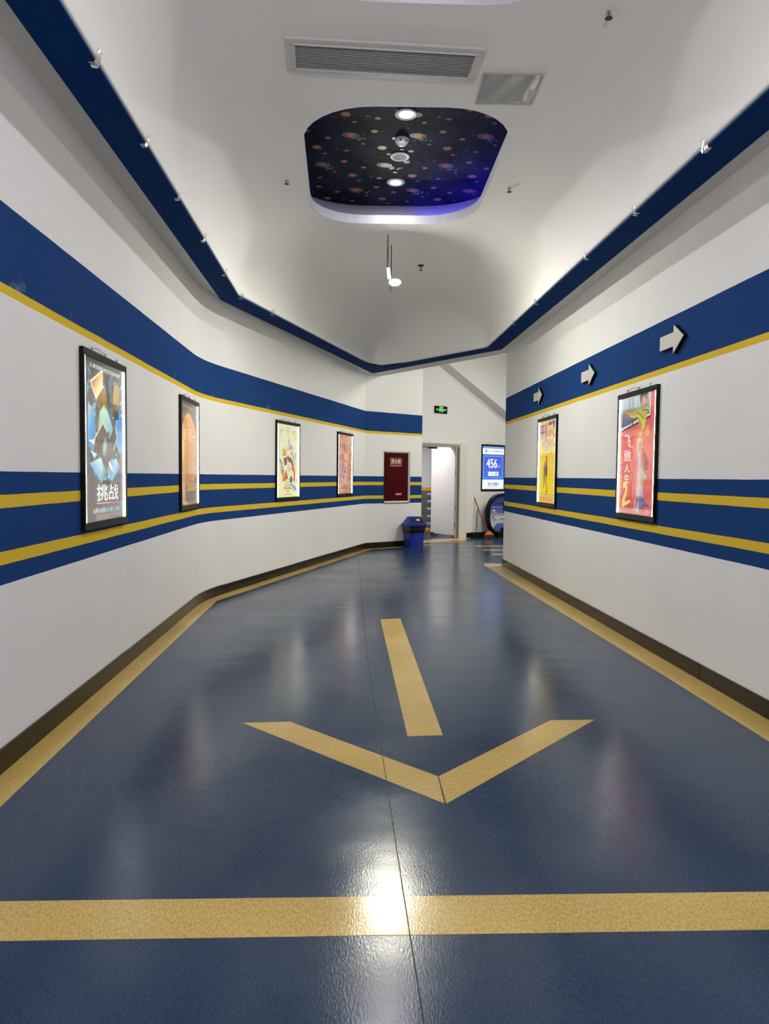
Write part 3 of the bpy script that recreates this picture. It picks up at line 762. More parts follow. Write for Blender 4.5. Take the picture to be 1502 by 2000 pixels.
# 4: crowded rust-red print with gold figures
a4 = Art()
a4.rect(0, 0, 1, 1, c(188, 130, 108), c(196, 124, 104))
for k in range(620):
    x, y = rg.uniform(.01, .93), rg.uniform(.04, .98)
    if .30 < x < .62 and rg.random() < .55: continue
    col = rg.choice([c(226, 170, 110), c(240, 210, 150), c(140, 70, 50), c(150, 150, 130), c(206, 100, 76), c(236, 150, 120), c(110, 70, 60), c(220, 190, 90), c(225, 215, 200)])
    a4.ell(x, y, rg.uniform(.008, .026), rg.uniform(.006, .022), col, n=6, rot=rg.uniform(0, 3))
a4.ell(.48, .78, .12, .05, c(160, 150, 160), c(130, 90, 90)); a4.ell(.42, .77, .03, .02, c(90, 90, 110)); a4.ell(.55, .79, .03, .02, c(190, 180, 180))
a4.line([(.36, .67), (.5, .70), (.66, .66), (.72, .58), (.66, .50)], .014, c(214, 160, 70))
a4.text('周', .36, .585, .28, .085, c(240, 200, 90), .03); a4.text('处', .38, .465, .26, .08, c(240, 196, 90), .03)
a4.ell(.5, .33, .09, .05, c(226, 222, 230), c(150, 120, 150)); a4.ell(.49, .37, .05, .02, c(90, 70, 120))
a4.poly([(.44, .30), (.56, .30), (.52, .14), (.47, .14)], [c(200, 180, 170), c(220, 200, 190), c(240, 226, 200), c(210, 190, 170)])
a4.line([(.60, .28), (.74, .16)], .02, c(240, 196, 130)); a4.line([(.38, .28), (.34, .16)], .02, c(226, 170, 110))
a4.text('3月1日 上映', .12, .035, .62, .035, c(246, 206, 120), .02)
light_box((*s2(4.86), ZB), rot2, 'poster light box farthest on the left, beside the corner, rust-red crowded print with gold title', a4)

# 5: yellow print, violet dripping strokes, dark figures
a5 = Art()
a5.rect(0, 0, 1, 1, c(236, 206, 90), c(244, 222, 100)); a5.rect(0, .12, 1, .6, c(250, 222, 50), c(242, 206, 70)); a5.rect(0, 0, 1, .07, c(236, 190, 96))
P_ = [c(176, 110, 190), c(196, 130, 206), c(150, 90, 170), c(206, 120, 190)]
for x, y0, y1, wd in ((.10, .78, .93, .05), (.17, .80, .96, .05), (.24, .76, .95, .03), (.31, .70, .90, .03), (.44, .78, .97, .10), (.40, .73, .84, .03), (.47, .70, .80, .02)):
    a5.line([(x, y0), (x + .005, (y0 + y1) / 2), (x, y1)], wd, rg.choice(P_)); a5.line([(x, y0 - .05), (x, y0)], wd * .4, rg.choice(P_))
for y in (.90, .86, .94): a5.line([(.08, y), (.36, y + .01)], .02, rg.choice(P_))
for pts in ([(.56, .95), (.96, .97)], [(.62, .985), (.70, .93)], [(.80, .985), (.78, .93)], [(.88, .96), (.95, .94), (.86, .925), (.97, .92)], [(.56, .88), (.58, .82), (.66, .81)], [(.66, .90), (.70, .84)], [(.74, .88), (.72, .80)], [(.82, .87), (.88, .80), (.96, .79)], [(.86, .91), (.95, .90)], [(.58, .77), (.62, .70)], [(.66, .77), (.68, .70)], [(.78, .76), (.74, .69), (.70, .68)], [(.82, .77), (.88, .70), (.97, .68)]):
    a5.line(pts, .035, rg.choice(P_))
for k in range(14):
    x = rg.uniform(.06, .6); y = rg.uniform(.66, .76); a5.line([(x, y), (x, y - rg.uniform(.02, .05))], .012, rg.choice(P_))
a5.rect(.36, .635, .54, .685, c(150, 205, 215)); a5.ell(.41, .66, .02, .016, c(245, 250, 250)); a5.ell(.49, .66, .02, .016, c(245, 250, 250)); a5.ell(.45, .645, .03, .008, c(90, 150, 160), n=8)
a5.text('口', .74, .64, .05, .016, c(176, 110, 90)); a5.text('日日', .70, .585, .10, .03, c(190, 110, 90), .01)
a5.line([(.5, .72), (.5, .56)], .006, c(230, 190, 90)); a5.ell(.5, .545, .022, .028, c(50, 46, 40)); a5.poly([(.47, .53), (.53, .53), (.56, .42), (.54, .33), (.52, .30), (.46, .34), (.45, .44)], [c(60, 56, 50), c(70, 62, 54), c(84, 74, 64), c(60, 54, 50), c(50, 46, 40), c(90, 80, 80), c(100, 96, 100)])
a5.ell(.39, .47, .03, .03, c(90, 60, 40)); a5.poly([(.36, .45), (.43, .46), (.47, .40), (.46, .33), (.34, .31), (.33, .37)], [c(110, 100, 130), c(90, 90, 140), c(70, 70, 120), c(200, 120, 60), c(120, 60, 70), c(150, 130, 120)])
a5.poly([(.34, .31), (.44, .33), (.42, .26), (.34, .17), (.32, .17), (.36, .24)], [c(140, 124, 120), c(120, 108, 104), c(160, 140, 130), c(90, 80, 76), c(80, 70, 66), c(150, 130, 120)])
a5.line([(.52, .31), (.50, .24), (.54, .16)], .03, c(66, 58, 50)); a5.ell(.54, .135, .035, .014, c(50, 44, 40))
a5.line([(.60, .34), (.70, .28), (.72, .20), (.66, .17)], .006, c(206, 170, 70)); a5.line([(.24, .46), (.34, .42)], .006, c(150, 120, 70))
smalltext(a5, .34, .6, .095, .009, c(170, 120, 60), 1, seed=4); smalltext(a5, .12, .9, .05, .004, c(206, 160, 90), 3, seed=8); a5.line([(.1, .072), (.9, .07)], .003, c(206, 160, 90))
rgy = 8.86
light_box((XR(rgy), rgy, ZB), rotR, 'farther poster light box on the right wall, yellow print with violet brush strokes', a5)

# 6: red print with vertical white calligraphy
a6 = Art()
a6.rect(0, 0, 1, 1, c(214, 92, 84), c(226, 104, 100))
a6.poly([(.25, .0), (1, .0), (1, .3), (.4, .3)], [c(196, 82, 76), c(220, 100, 100), c(232, 110, 104), c(214, 96, 84)]); a6.ell(.62, .66, .3, .10, c(240, 140, 100), c(220, 98, 88)); a6.ell(.75, .52, .25, .1, c(240, 130, 100), c(224, 102, 92))
a6.poly([(0, .735), (.86, .825), (.86, 1), (0, 1)], [c(80, 80, 92), c(84, 86, 96), c(180, 196, 204), c(196, 206, 208)])
a6.poly([(0, .72), (0, .74), (.86, .832), (.86, .815)], c(226, 226, 236)); a6.poly([(0, .705), (0, .72), (.88, .812), (.88, .795)], c(66, 46, 56)); a6.poly([(.845, .83), (.845, 1), (.87, 1), (.87, .83)], c(232, 236, 240))
for k in range(10): a6.line([(.02 + k * .06, .99), (.03 + k * .06, .90)], .028, rg.choice([c(150, 170, 172), c(206, 220, 222), c(176, 196, 196), c(226, 232, 228)]))
for k in range(6): a6.line([(.03 + k * .07, .87), (.03 + k * .07, .76)], .03, rg.choice([c(90, 92, 110), c(120, 118, 132), c(70, 72, 90), c(130, 100, 110)]))
a6.ell(.70, .945, .11, .055, c(226, 180, 140), c(170, 120, 84), n=18); a6.poly([(.60, 1), (.62, .94), (.585, .93), (.57, 1)], c(60, 46, 40)); a6.line([(.715, .957), (.76, .960)], .006, c(70, 50, 40)); a6.line([(.71, .972), (.77, .974)], .007, c(60, 44, 36)); a6.poly([(.60, 1), (.80, 1), (.78, .985), (.66, .985), (.63, .95)], c(44, 34, 30)); a6.line([(.77, .945), (.79, .925), (.76, .92)], .012, c(206, 150, 110)); a6.ell(.75, .905, .03, .006, c(176, 70, 60), n=8)
a6.poly([(.05, .885), (.30, .895), (.62, .88), (.82, .885), (.84, .86), (.80, .84), (.72, .72), (.66, .70), (.58, .755), (.50, .81), (.36, .815), (.22, .84)],
        [c(176, 140, 84), c(150, 120, 84), c(196, 186, 90), c(226, 220, 90), c(206, 196, 70), c(190, 176, 60), c(226, 216, 84), c(206, 196, 74), c(236, 226, 110), c(226, 206, 96), c(130, 104, 70), c(226, 200, 110)])
for pts in ([(.12, .87), (.3, .835)], [(.50, .86), (.62, .83), (.70, .79)], [(.46, .82), (.56, .80), (.64, .745)], [(.56, .78), (.66, .72)], [(.66, .87), (.82, .858)]): a6.line(pts, .008, c(86, 70, 40))
# hanging chain of figures
a6.poly([(.60, .70), (.62, .70), (.68, .62), (.66, .52), (.56, .52), (.54, .62)], [c(236, 190, 110), c(236, 196, 110), c(240, 190, 90), c(190, 140, 80), c(206, 150, 90), c(236, 190, 100)])
a6.ell(.61, .585, .028, .03, c(96, 70, 50)); a6.ell(.61, .53, .06, .03, c(110, 84, 50))
a6.poly([(.56, .53), (.70, .56), (.84, .46), (.84, .38), (.66, .36), (.55, .44)], [c(206, 150, 110), c(190, 70, 50), c(160, 54, 44), c(140, 50, 44), c(120, 60, 50), c(206, 160, 120)])
a6.poly([(.55, .50), (.59, .49), (.58, .38), (.54, .38)], c(84, 70, 140)); a6.ell(.79, .44, .07, .05, c(126, 60, 50), c(190, 80, 70), n=12)
a6.poly([(.60, .40), (.70, .42), (.78, .32), (.80, .345), (.82, .30), (.74, .29), (.66, .34)], [c(170, 150, 90), c(190, 170, 96), c(226, 206, 170), c(236, 220, 190), c(206, 180, 150), c(190, 180, 160), c(150, 140, 90)])
a6.ell(.66, .37, .03, .028, c(206, 160, 120)); a6.poly([(.60, .36), (.70, .35), (.74, .27), (.66, .24), (.58, .28)], [c(170, 186, 190), c(160, 170, 166), c(190, 180, 130), c(206, 196, 140), c(150, 160, 166)])
a6.ell(.63, .265, .045, .03, c(206, 180, 120), c(160, 130, 90)); a6.poly([(.58, .27), (.64, .24), (.70, .26), (.74, .16), (.70, .11), (.60, .12), (.59, .2)], [c(180, 130, 100), c(176, 190, 200), c(200, 206, 206), c(166, 180, 196), c(110, 116, 150), c(190, 196, 196), c(150, 150, 160)])
a6.poly([(.58, .15), (.66, .12), (.60, .02), (.52, .03)], [c(60, 56, 76), c(180, 190, 210), c(206, 200, 206), c(226, 216, 210)])
a6.poly([(.62, .13), (.74, .14), (.90, .08), (.92, .06), (.74, .08), (.68, .02), (.64, .03)], [c(100, 100, 140), c(90, 90, 130), c(96, 90, 120), c(200, 150, 130), c(90, 96, 150), c(70, 66, 96), c(140, 150, 190)])
a6.ell(.72, .045, .08, .03, c(110, 80, 84), c(196, 84, 82)); a6.line([(.52, .145), (.48, .03)], .018, c(220, 206, 200))
for s_, y, h in (('飞', .575, .105), ('驰', .455, .095), ('人', .355, .07), ('生', .265, .075)): a6.text(s_, .16 if s_ != '驰' else .14, y, .17 if s_ != '驰' else .21, h, c(250, 246, 244), .02)
a6.line([(.14, .235), (.19, .255), (.25, .24), (.24, .18), (.14, .10)], .055, c(250, 226, 140)); a6.poly([(.10, .06), (.14, .115), (.24, .10), (.36, .125), (.37, .10), (.24, .07), (.14, .05)], c(250, 224, 136))
for k, s_ in enumerate('大年初一 旺旺大吉'): 
    if s_ != ' ': a6.text(s_, .035, .52 - k * .043, .06, .032 if s_ != '一' else .005, c(250, 206, 60), .02)
a6.line([(.32, .575), (.44, .57), (.45, .40), (.44, .13)], .012, c(240, 170, 150)); [a6.line([(.345, .45 - k * .03), (.385, .458 - k * .03), (.375, .432 - k * .03)], .009, c(238, 172, 140)) for k in range(6)]
a6.rect(.78, .655, .85, .735, c(240, 186, 140)); smalltext(a6, .79, .84, .72, .006, c(150, 90, 70), 5, .006, seed=3)
for r in range(5): smalltext(a6, .06, .92, .045 - r * .009, .004, c(250, 230, 220), 1, seed=20 + r)
rgy = 6.12
light_box((XR(rgy), rgy, ZB), rotR, 'nearer poster light box on the right wall, red print with vertical white calligraphy', a6)

# hall entrance sign, same kind of box
a7 = Art(); BL = c(0, 84, 226)
a7.rect(0, 0, 1, 1, c(246, 250, 250)); a7.rect(0, .955, 1, 1, c(70, 130, 200), c(120, 180, 240))
a7.rect(0, .225, 1, .815, c(0, 110, 236), c(10, 84, 206)); a7.rect(0, .225, 1, .25, c(0, 96, 220)); a7.rect(0, .79, 1, .815, c(0, 60, 160))
for (x0, y0, x1, y1) in ((.05, .268, .94, .276), (.05, .768, .94, .782), (.05, .268, .068, .782), (.922, .268, .94, .782)): a7.rect(x0, y0, x1, y1, c(130, 200, 255))
a7.rect(.068, .276, .922, .768, c(0, 92, 236), c(20, 70, 220))
a7.text('456', .20, .50, .48, .21, c(250, 253, 255), .03); a7.text('厅', .74, .505, .08, .055, c(230, 240, 255), .02)
a7.rect(.27, .31, .75, .41, c(244, 250, 252)); a7.text('入口', .34, .335, .19, .045, c(70, 96, 110)); a7.ell(.64, .36, .045, .03, c(90, 130, 150)); a7.line([(.615, .36), (.665, .36)], .008, c(230, 240, 244)); a7.line([(.65, .372), (.667, .36), (.65, .348)], .008, c(230, 240, 244))
a7.ell(.165, .89, .05, .038, c(40, 96, 170)); a7.line([(.13, .893), (.2, .893)], .014, c(240, 246, 250)); a7.ell(.165, .865, .022, .012, c(170, 200, 226), n=10)
for k, s_ in enumerate('中飞美居影城'): a7.text(s_, .29 + k * .107, .868, .06, .042, c(50, 60, 70), .01)
a7.text('禁止攀爬', .27, .082, .48, .075, c(60, 120, 180), .02); a7.text('PROHIBIT CLIMBING', .27, .05, .48, .018, c(110, 140, 160), .01)
sp = far_pt(0.885)
light_box((*sp, 1.085), FAR_ROT, 'blue and white hall number sign box on the far wall above the oval picture', a7, 0.79, 1.105, 'sign', m_sign, False, None)

# ------------------------------------------------------------------ white arrows on the right wall
def arrow(y, label):
    t = empty('wall_arrow', (XR(y), y, 2.352), rotR, label, 'arrow', 'white arrows on the upper blue stripe')
    sh = [(-.20, .055), (.035, .055), (.035, 0), (.20, .11), (.035, .22), (.035, .165), (-.20, .165)]
    MB().plate(sh, -.030, -.001).build('edge', m_black, t)
    MB().plate([(x * .985, .11 + (z - .11) * .975) for x, z in sh], -.033, -.0295).build('face', m_arrow, t)
arrow(5.47, 'white cut-out arrow on the right wall, nearest and largest, above the red poster')
arrow(7.36, 'white cut-out arrow on the right wall, middle of three')
arrow(9.28, 'white cut-out arrow on the right wall, farthest, above the yellow poster')

# ------------------------------------------------------------------ fire hydrant cabinet on the back wall
t0 = 0.47
cb = empty('hydrant_cabinet', (*tuple(Vector(B0) + db * t0), 0.885), rotB, 'dark red fire hydrant cabinet in a metal frame on the back wall', 'cabinet')
Wc, Hc = 0.655, 1.015
MB().box(0, Wc, -.006, -.001, 0, Hc).build('back_plate', m_alu, cb)
MB().box(0, Wc, -.03, 0, Hc - .025, Hc).build('frame_bar', m_grey, cb)
MB().box(Wc - .055, Wc, -.03, 0, .0, Hc - .025).build('frame_bar', m_alu, cb)
MB().box(0, Wc - .055, -.03, 0, 0, .035).build('frame_bar', m_plastic, cb)
dr = MB().box(.004, Wc - .06, -.024, -.006, .037, Hc - .028, .003).build('cabinet_door', m_red, cb)
hd = MB(); hd.plate([(0, 0), (.03, .012), (.052, .05), (.052, .12), (.03, .155), (0, .165)], -.034, -.024); hd.box(.018, .03, -.038, -.034, .03, .13).build('door_handle', m_black, dr).location = (.004, 0, .37)
at = Art(); CR = c(238, 205, 190)
at.text('消火栓', .07, .30, .86, .60, CR, .02); at.text('FIRE HYDRANT', .07, .08, .86, .12, CR)
for (x0, y0, x1, y1) in ((0, 0, 1, .04), (0, .96, 1, 1), (0, 0, .02, 1), (.98, 0, 1, 1)): at.rect(x0, y0, x1, y1, c(200, 150, 135))
at.build('lettering', m_print, dr, .30, .165, .135, .72, -.0245)
at = Art(); at.rect(0, 0, 1, 1, c(150, 80, 80)); at.text('火警电话:119', .05, .2, .9, .6, CR, .01); at.build('lettering', m_print, dr, .16, .05, .28, .145, -.0245)

# ------------------------------------------------------------------ swing-lid bin
bo = empty('waste_bin', (.534, 13.99, 0), rotB, 'blue swing-lid waste bin with black liner in front of the back wall', 'bin')
def rbox(mb, x0, x1, y0, y1, z, r=.025, seg=3):
    pts = []
    for cx_, cy_, a0 in ((x1 - r, y0 + r, -90), (x1 - r, y1 - r, 0), (x0 + r, y1 - r, 90), (x0 + r, y0 + r, 180)):
        for k in range(seg + 1):
            a = math.radians(a0 + 90 * k / seg); pts.append(mb.bm.verts.new((cx_ + r * math.cos(a), cy_ + r * math.sin(a), z)))
    return pts
def loft(levels):
    mb = MB(); prev = None; first = None
    for lv in levels:
        ring = rbox(mb, *lv)
        if prev:
            n = len(ring)
            for i in range(n): mb.bm.faces.new((prev[i], prev[(i + 1) % n], ring[(i + 1) % n], ring[i]))
        else: first = ring
        prev = ring
    mb.bm.faces.new(first); mb.bm.faces.new(prev); return mb
smooth_angle(loft([(0.0, .33, 0, .235, 0.0), (-.008, .338, -.006, .241, .25), (-.012, .342, -.010, .245, .36)]).build('body', m_bin, bo))
lv = []
for k, (z, g) in enumerate(((.285, .004), (.30, .010), (.335, .012), (.36, .022), (.385, .014), (.41, .024), (.435, .030))): lv.append((-.010 - g, .340 + g, -.008 - g, .243 + g, z))
smooth_angle(loft(lv).build('liner_bag', m_bag, bo), 80)
lid = smooth_angle(loft([(-.045, .375, -.045, .28, .43), (-.045, .375, -.045, .28, .465), (-.030, .36, -.03, .265, .475), (.045, .285, .03, .205, .605), (.055, .275, .04, .195, .612)]).build('lid', m_bin, bo))
# slanting flap set in the front slope of the lid
fl0 = [(.03, -.0115, .492), (.30, -.0115, .492), (.27, .030, .595), (.06, .030, .595)]
fn = (Vector(fl0[1]) - Vector(fl0[0])).cross(Vector(fl0[3]) - Vector(fl0[0])).normalized()
mb = MB(); mb.faces([tuple(Vector(p) + fn * .003) for p in fl0] + [tuple(Vector(p) + fn * .010) for p in fl0], [(0, 1, 2, 3), (4, 5, 6, 7), (0, 1, 5, 4), (1, 2, 6, 5), (2, 3, 7, 6), (3, 0, 4, 7)])
flap = mb.build('flap', m_black, lid)
la = Art(); la.ell(.62, .5, .22, .34, c(220, 222, 224), n=14); la.ell(.62, .5, .11, .16, c(20, 20, 24), n=10); la.rect(.16, .3, .42, .44, c(210, 212, 214)); la.rect(.20, .56, .40, .7, c(210, 212, 214))
emb = la.build('emblem', m_print, flap, .15, .07, 0, 0, 0)
ang = math.atan2(.103, .0415)
emb.location = tuple(Vector((.09, -.004, .512)) + fn * .0115); emb.rotation_euler = (-(math.pi / 2 - ang), 0, 0)

# ------------------------------------------------------------------ exit sign
ex = empty('exit_sign', (*far_pt(-0.824, 0.0), 2.828), FAR_ROT, 'green lit running-man exit sign above the open door', 'exit sign')
MB().box(-.19, .19, -.025, 0, 0, .165, .003).build('housing', m_dark, ex)
MB().box(-.18, .18, -.030, -.0255, .011, .154).build('sign_face', m_black, ex)
eg = Art(); GR = c(110, 235, 90)
for (x0, y0, x1, y1) in ((.35, .08, .40, .98), (.60, .08, .65, .98), (.35, .90, .65, .98)): eg.rect(x0, y0, x1, y1, GR)
eg.ell(.50, .78, .03, .07, GR, n=10); eg.line([(.50, .70), (.48, .42)], .06, GR); eg.line([(.48, .45), (.54, .30), (.56, .10)], .04, GR); eg.line([(.48, .45), (.42, .28), (.36, .18)], .04, GR); eg.line([(.49, .66), (.57, .54), (.60, .62)], .03, GR); eg.line([(.49, .66), (.42, .56), (.39, .44)], .03, GR)
eg.text('安全出口', .05, .36, .28, .26, GR, .006); eg.text('EXIT', .69, .36, .24, .24, c(150, 230, 150), .01)
ms = print_mat('exit_print', 1.6); eg.build('pictogram', ms, ex, .34, .13, -.17, .018, -.0305)

# ------------------------------------------------------------------ sloped bulkhead under the raked seating (upper right of the far wall)
ss = lambda s: 3.95 - 0.496 * s         # set below by pixel-derived heights
S0 = -0.83
def bz(s): return 3.859 - 0.496 * (s - S0)
bh = MB()
pr = [(S0 - 1.2, ZTOP - .12), (S0 - 1.2, bz(S0 - 1.2)), (5.5, bz(5.5)), (5.5, ZTOP - .12)]
pr = [(-1.85, 4.38), (5.2, 4.38), (5.2, bz(5.2))]
a_ = [bh.bm.verts.new((*far_pt(s, 0.0), z)) for s, z in pr]; b_ = [bh.bm.verts.new((*far_pt(s, 0.30), z)) for s, z in pr]
bh.bm.faces.new(a_); bh.bm.faces.new(b_)
for i in range(3): bh.bm.faces.new((a_[i], a_[(i + 1) % 3], b_[(i + 1) % 3], b_[i]))
bo_ = bh.build('trim_4', m_white); bo_['kind'] = 'structure'

# ------------------------------------------------------------------ door set in the far wall
dg = empty('door_1', (*far_pt(0), 0), FAR_ROT); dg['kind'] = 'structure'
MB().box(OP1 + .03, .0, -.03, .0, 0, 2.19).build('casing', m_cream, dg)
MB().box(OP1, OP1 + .03, -.02, .2, 0, ZD).build('jamb', m_grey, dg)
MB().box(OP0, OP1 + .03, -.025, .0, ZD + .03, 2.19).build('casing', m_cream, dg)
MB().box(OP0, OP1, -.01, .2, ZD - .03, ZD + .03).build('head', m_grey, dg)
MB().box(OP0 - .03, OP0, -.02, .2, 0, ZD).build('jamb', m_grey, dg)
mb = MB(); mb.box(-.98, -.72, .205, .24, 2.045, 2.085); mb.tube([(-.98, .2, 2.06), (-1.2, .12, 2.075), (-1.38, .06, 2.07)], .008); mb.build('door_closer', m_dark, dg)
# leaf swung into the room, hinged on the right jamb
hx, hy = 1.625, 16.36; ang = math.atan2(17.12 - hy, 1.14 - hx)
lf = empty('door_leaf', (hx, hy, 0.03), ang); lf.parent = None
lf['kind'] = 'structure'; lf.name = 'door_2'
MB().box(0, .91, -.02, .022, .03, 2.075, .004).build('leaf_panel', m_door, lf)
MB().box(-.035, .0, -.026, .026, 0, 2.085).build('leaf_edge', m_grey, lf)
for z in (.22, .62, 1.42, 1.85): MB().box(-.05, -.02, .018, .04, z, z + .11, .003).build('hinge', m_chrome, lf)
mb = MB(); mb.box(.80, .86, .022, .05, .02, .05); mb.tube([(.83, .04, .05), (.83, .045, -.028)], .012, 8); mb.build('door_stop', m_black, lf)
MB().box(-.03, .08, -.035, .032, -.028, .0).build('floor_hinge', m_chrome, lf)

# ------------------------------------------------------------------ locker in the side room
lk = empty('locker', (0.62, 18.70, 0), 0, 'grey drawer locker with orange top and base, seen through the open door', 'locker')
MB().box(0, .68, 0.004, .36, .07, 1.04).build('carcass', m_locker, lk)
MB().box(-.004, .684, -.004, .36, 0, .066).build('plinth', m_lockor, lk)
MB().box(-.006, .686, -.012, .36, 1.04, 1.115).build('top', m_lockor, lk)
d0 = None
for k in range(5):
    z0 = .072 + k * .194
    d = MB().box(.004, .676, -.012, .003, z0, z0 + .188, .002).build('drawer', m_locker, lk)
    h = MB().box(.50, .60, -.022, -.012, z0 + .085, z0 + .135, .006)
    h.build('handle', m_plastic, d)
    MB().lathe([(.008, 0), (.008, .002)], 10).build('keyhole', m_black, d).matrix_local = Matrix.Translation((.522, -.022, z0 + .10)) @ Matrix.Rotation(math.pi / 2, 4, 'X')
wb = MB().box(0.56, 1.34, 18.99, 19.05, 1.12, 1.80, .004).build('white_board', m_board); tag(wb, 'plain white board on the room wall above the grey locker', 'board')
mb = None

# ------------------------------------------------------------------ broom, dustpan and oval aircraft-window picture by the far wall
def at_far(s, off, z=0): return (*far_pt(s, off), z)
br_ = empty('broom', (2.42, 16.36, 0), 0, 'orange broom leaning on the far wall, its head on the floor', 'broom')
top = Vector((2.106 - 2.42, 16.70 - 16.36, 0.945))
MB().tube([(0, 0.0, .13), tuple(top * .55), tuple(top)], [.013, .012, .012], 8).build('stick', m_redwood, br_)
MB().tube([tuple(top * .97), tuple(top * 1.005)], .015, 8).build('stick_cap', m_orange, br_)
hd = MB(); hd.bm.verts.ensure_lookup_table()
vs = [(-.03, -.02, .17), (.03, -.02, .17), (.03, .02, .17), (-.03, .02, .17), (-.11, -.035, .085), (.11, -.035, .085), (.11, .035, .085), (-.11, .035, .085)]
fcs = [(0, 1, 2, 3), (4, 5, 6, 7), (0, 1, 5, 4), (1, 2, 6, 5), (2, 3, 7, 6), (3, 0, 4, 7)]
hd.faces(vs, fcs).build('broom_head', m_orange, br_)
bs = MB().faces([(-.108, -.032, .086), (.108, -.032, .086), (.108, .032, .086), (-.108, .032, .086), (-.13, -.05, 0), (.15, -.05, 0), (.15, .05, 0), (-.13, .05, 0)], fcs)
b_o = bs.build('bristles', m_bristle, br_); b_o['kind'] = 'stuff'
dp = empty('dustpan', (2.16, 16.50, 0), 0, 'black dustpan with upright red stick beside the orange broom', 'dustpan')
mb = MB(); mb.box(-.13, .13, -.10, .09, 0, .012); mb.box(-.13, .13, .07, .09, .012, .12); mb.box(-.13, -.118, -.10, .07, .012, .09); mb.box(.118, .13, -.10, .07, .012, .09); mb.build('pan', m_black, dp)
MB().tube([(-.02, .08, .10), (0.005, .115, .40), (.03, .155, .685)], .011, 8).build('stick', m_orange if False else m_redwood, dp)

ov = empty('oval_picture', (*far_pt(1.0, 0.28), 0), FAR_ROT, 'black-rimmed oval aircraft-window picture showing sky and an airliner tail', 'picture')
Wo, Ho, zo = .57, .50, .535
def sup(rx, rz, n=44, p=2.5):
    o = []
    for i in range(n):
        a = 2 * math.pi * i / n; cs, sn = math.cos(a), math.sin(a)
        o.append((rx * abs(cs) ** (2 / p) * (1 if cs > 0 else -1), rz * abs(sn) ** (2 / p) * (1 if sn > 0 else -1)))
    return o
A_, B_ = sup(Wo, Ho), sup(Wo - .055, Ho - .05); n = len(A_)
mb = MB()
vv = [(x, y, zo + z) for y in (-.05, .05) for loop in (A_, B_) for x, z in loop]
ff = []
for i in range(n):
    j = (i + 1) % n
    ff += [(i, j, n + j, n + i), (2 * n + i, 2 * n + j, 3 * n + j, 3 * n + i), (i, j, 2 * n + j, 2 * n + i), (n + i, n + j, 3 * n + j, 3 * n + i)]
smooth_angle(mb.faces(vv, ff).build('rim', m_black, ov), 50)
oa = Art()
pic = sup(1, 1)
oa.items.append(([(0, 0)] + pic, [[0, 1 + i, 1 + (i + 1) % n] for i in range(n)],
                 [c(120, 130, 170)] + [c(206, 208, 212) if z < -.1 and z > -.75 else (c(60, 84, 150) if z <= -.75 else (c(120, 135, 180) if z < .25 else (c(64, 74, 150) if z < .5 else c(30, 44, 110)))) for x, z in pic]))
oa.poly([(-.97, .3), (.97, .3), (.9, .62), (-.9, .62)], [c(80, 90, 160), c(80, 90, 160), c(36, 50, 118), c(36, 50, 118)])
oa.poly([(-.97, .36), (.97, .36), (.97, .41), (-.97, .41)], c(140, 150, 200))
oa.poly([(-.96, -.45), (.96, -.45), (.97, .05), (-.97, .05)], [c(200, 202, 206), c(200, 202, 206), c(150, 156, 186), c(150, 156, 186)])
oa.poly([(-.74, .26), (-.64, .28), (-.42, -.06), (-.66, -.08)], [c(226, 222, 228), c(236, 232, 236), c(226, 220, 226), c(206, 200, 210)])
oa.poly([(-.71, .15), (-.58, .17), (-.54, .11), (-.69, .09)], c(190, 50, 60)); oa.poly([(-.68, .04), (-.51, .06), (-.46, -.01), (-.66, -.02)], c(180, 44, 56))
oa.poly([(-.76, -.04), (-.66, -.08), (-.50, -.22), (-.62, -.26), (-.74, -.14)], c(130, 134, 146))
oa.poly([(-.66, -.10), (-.30, -.12), (.4, -.02), (.5, -.2), (-.2, -.28), (-.55, -.25)], [c(216, 214, 220), c(226, 224, 228), c(236, 234, 236), c(200, 198, 206), c(170, 170, 184), c(190, 190, 198)])
oa.poly([(-.2, -.2), (.5, -.16), (.5, -.24), (-.3, -.29)], c(140, 142, 160)); oa.poly([(-.62, -.28), (-.52, -.25), (-.66, -.36)], c(60, 62, 74))
oa.build('picture_print', print_mat('picture_lit', 0.35), ov, Wo - .05, Ho - .045, 0, zo, -.005)
MB().plate([(x * (Wo - .05), zo + z * (Ho - .045)) for x, z in pic], -.004, .03).build('back_board', m_black, ov)
MB().box(-.28, .5, -.09, .09, 0, .13, .004).build('base', m_black, ov)
MB().box(-.06, -.01, -.075, -.03, .56, .86, .004).build('grip_bar', m_black, ov)
MB().box(-.13, .4, -.085, -.03, .13, .22, .006).build('base_step', m_black, ov)

# ------------------------------------------------------------------ ceiling fittings
gr = empty('air_grille', (-0.03, 4.477, ZC), math.radians(4.6), 'white linear air-conditioning grille in the flat ceiling', 'vent')
Lg, Wg = 1.19, .36
fr = MB()
hx_, hy_ = Lg / 2, Wg / 2
for x0, x1, y0, y1 in ((-hx_, hx_, -hy_, -hy_ + .05), (-hx_, hx_, hy_ - .05, hy_), (-hx_, -hx_ + .05, -hy_ + .05, hy_ - .05), (hx_ - .05, hx_, -hy_ + .05, hy_ - .05)): fr.box(x0, x1, y0, y1, -.016, 0, .003)
for x0, x1, y0, y1 in ((-hx_ + .04, hx_ - .04, -hy_ + .045, -hy_ + .055), (-hx_ + .04, hx_ - .04, hy_ - .055, hy_ - .045), (-hx_ + .04, -hx_ + .055, -hy_ + .05, hy_ - .05), (hx_ - .055, hx_ - .04, -hy_ + .05, hy_ - .05)): fr.box(x0, x1, y0, y1, -.022, 0)
fr.build('frame', m_grille, gr)
MB().box(-hx_ + .04, hx_ - .04, -hy_ + .04, hy_ - .04, -.002, .0005).build('duct_void', m_griback, gr)
ns = 13
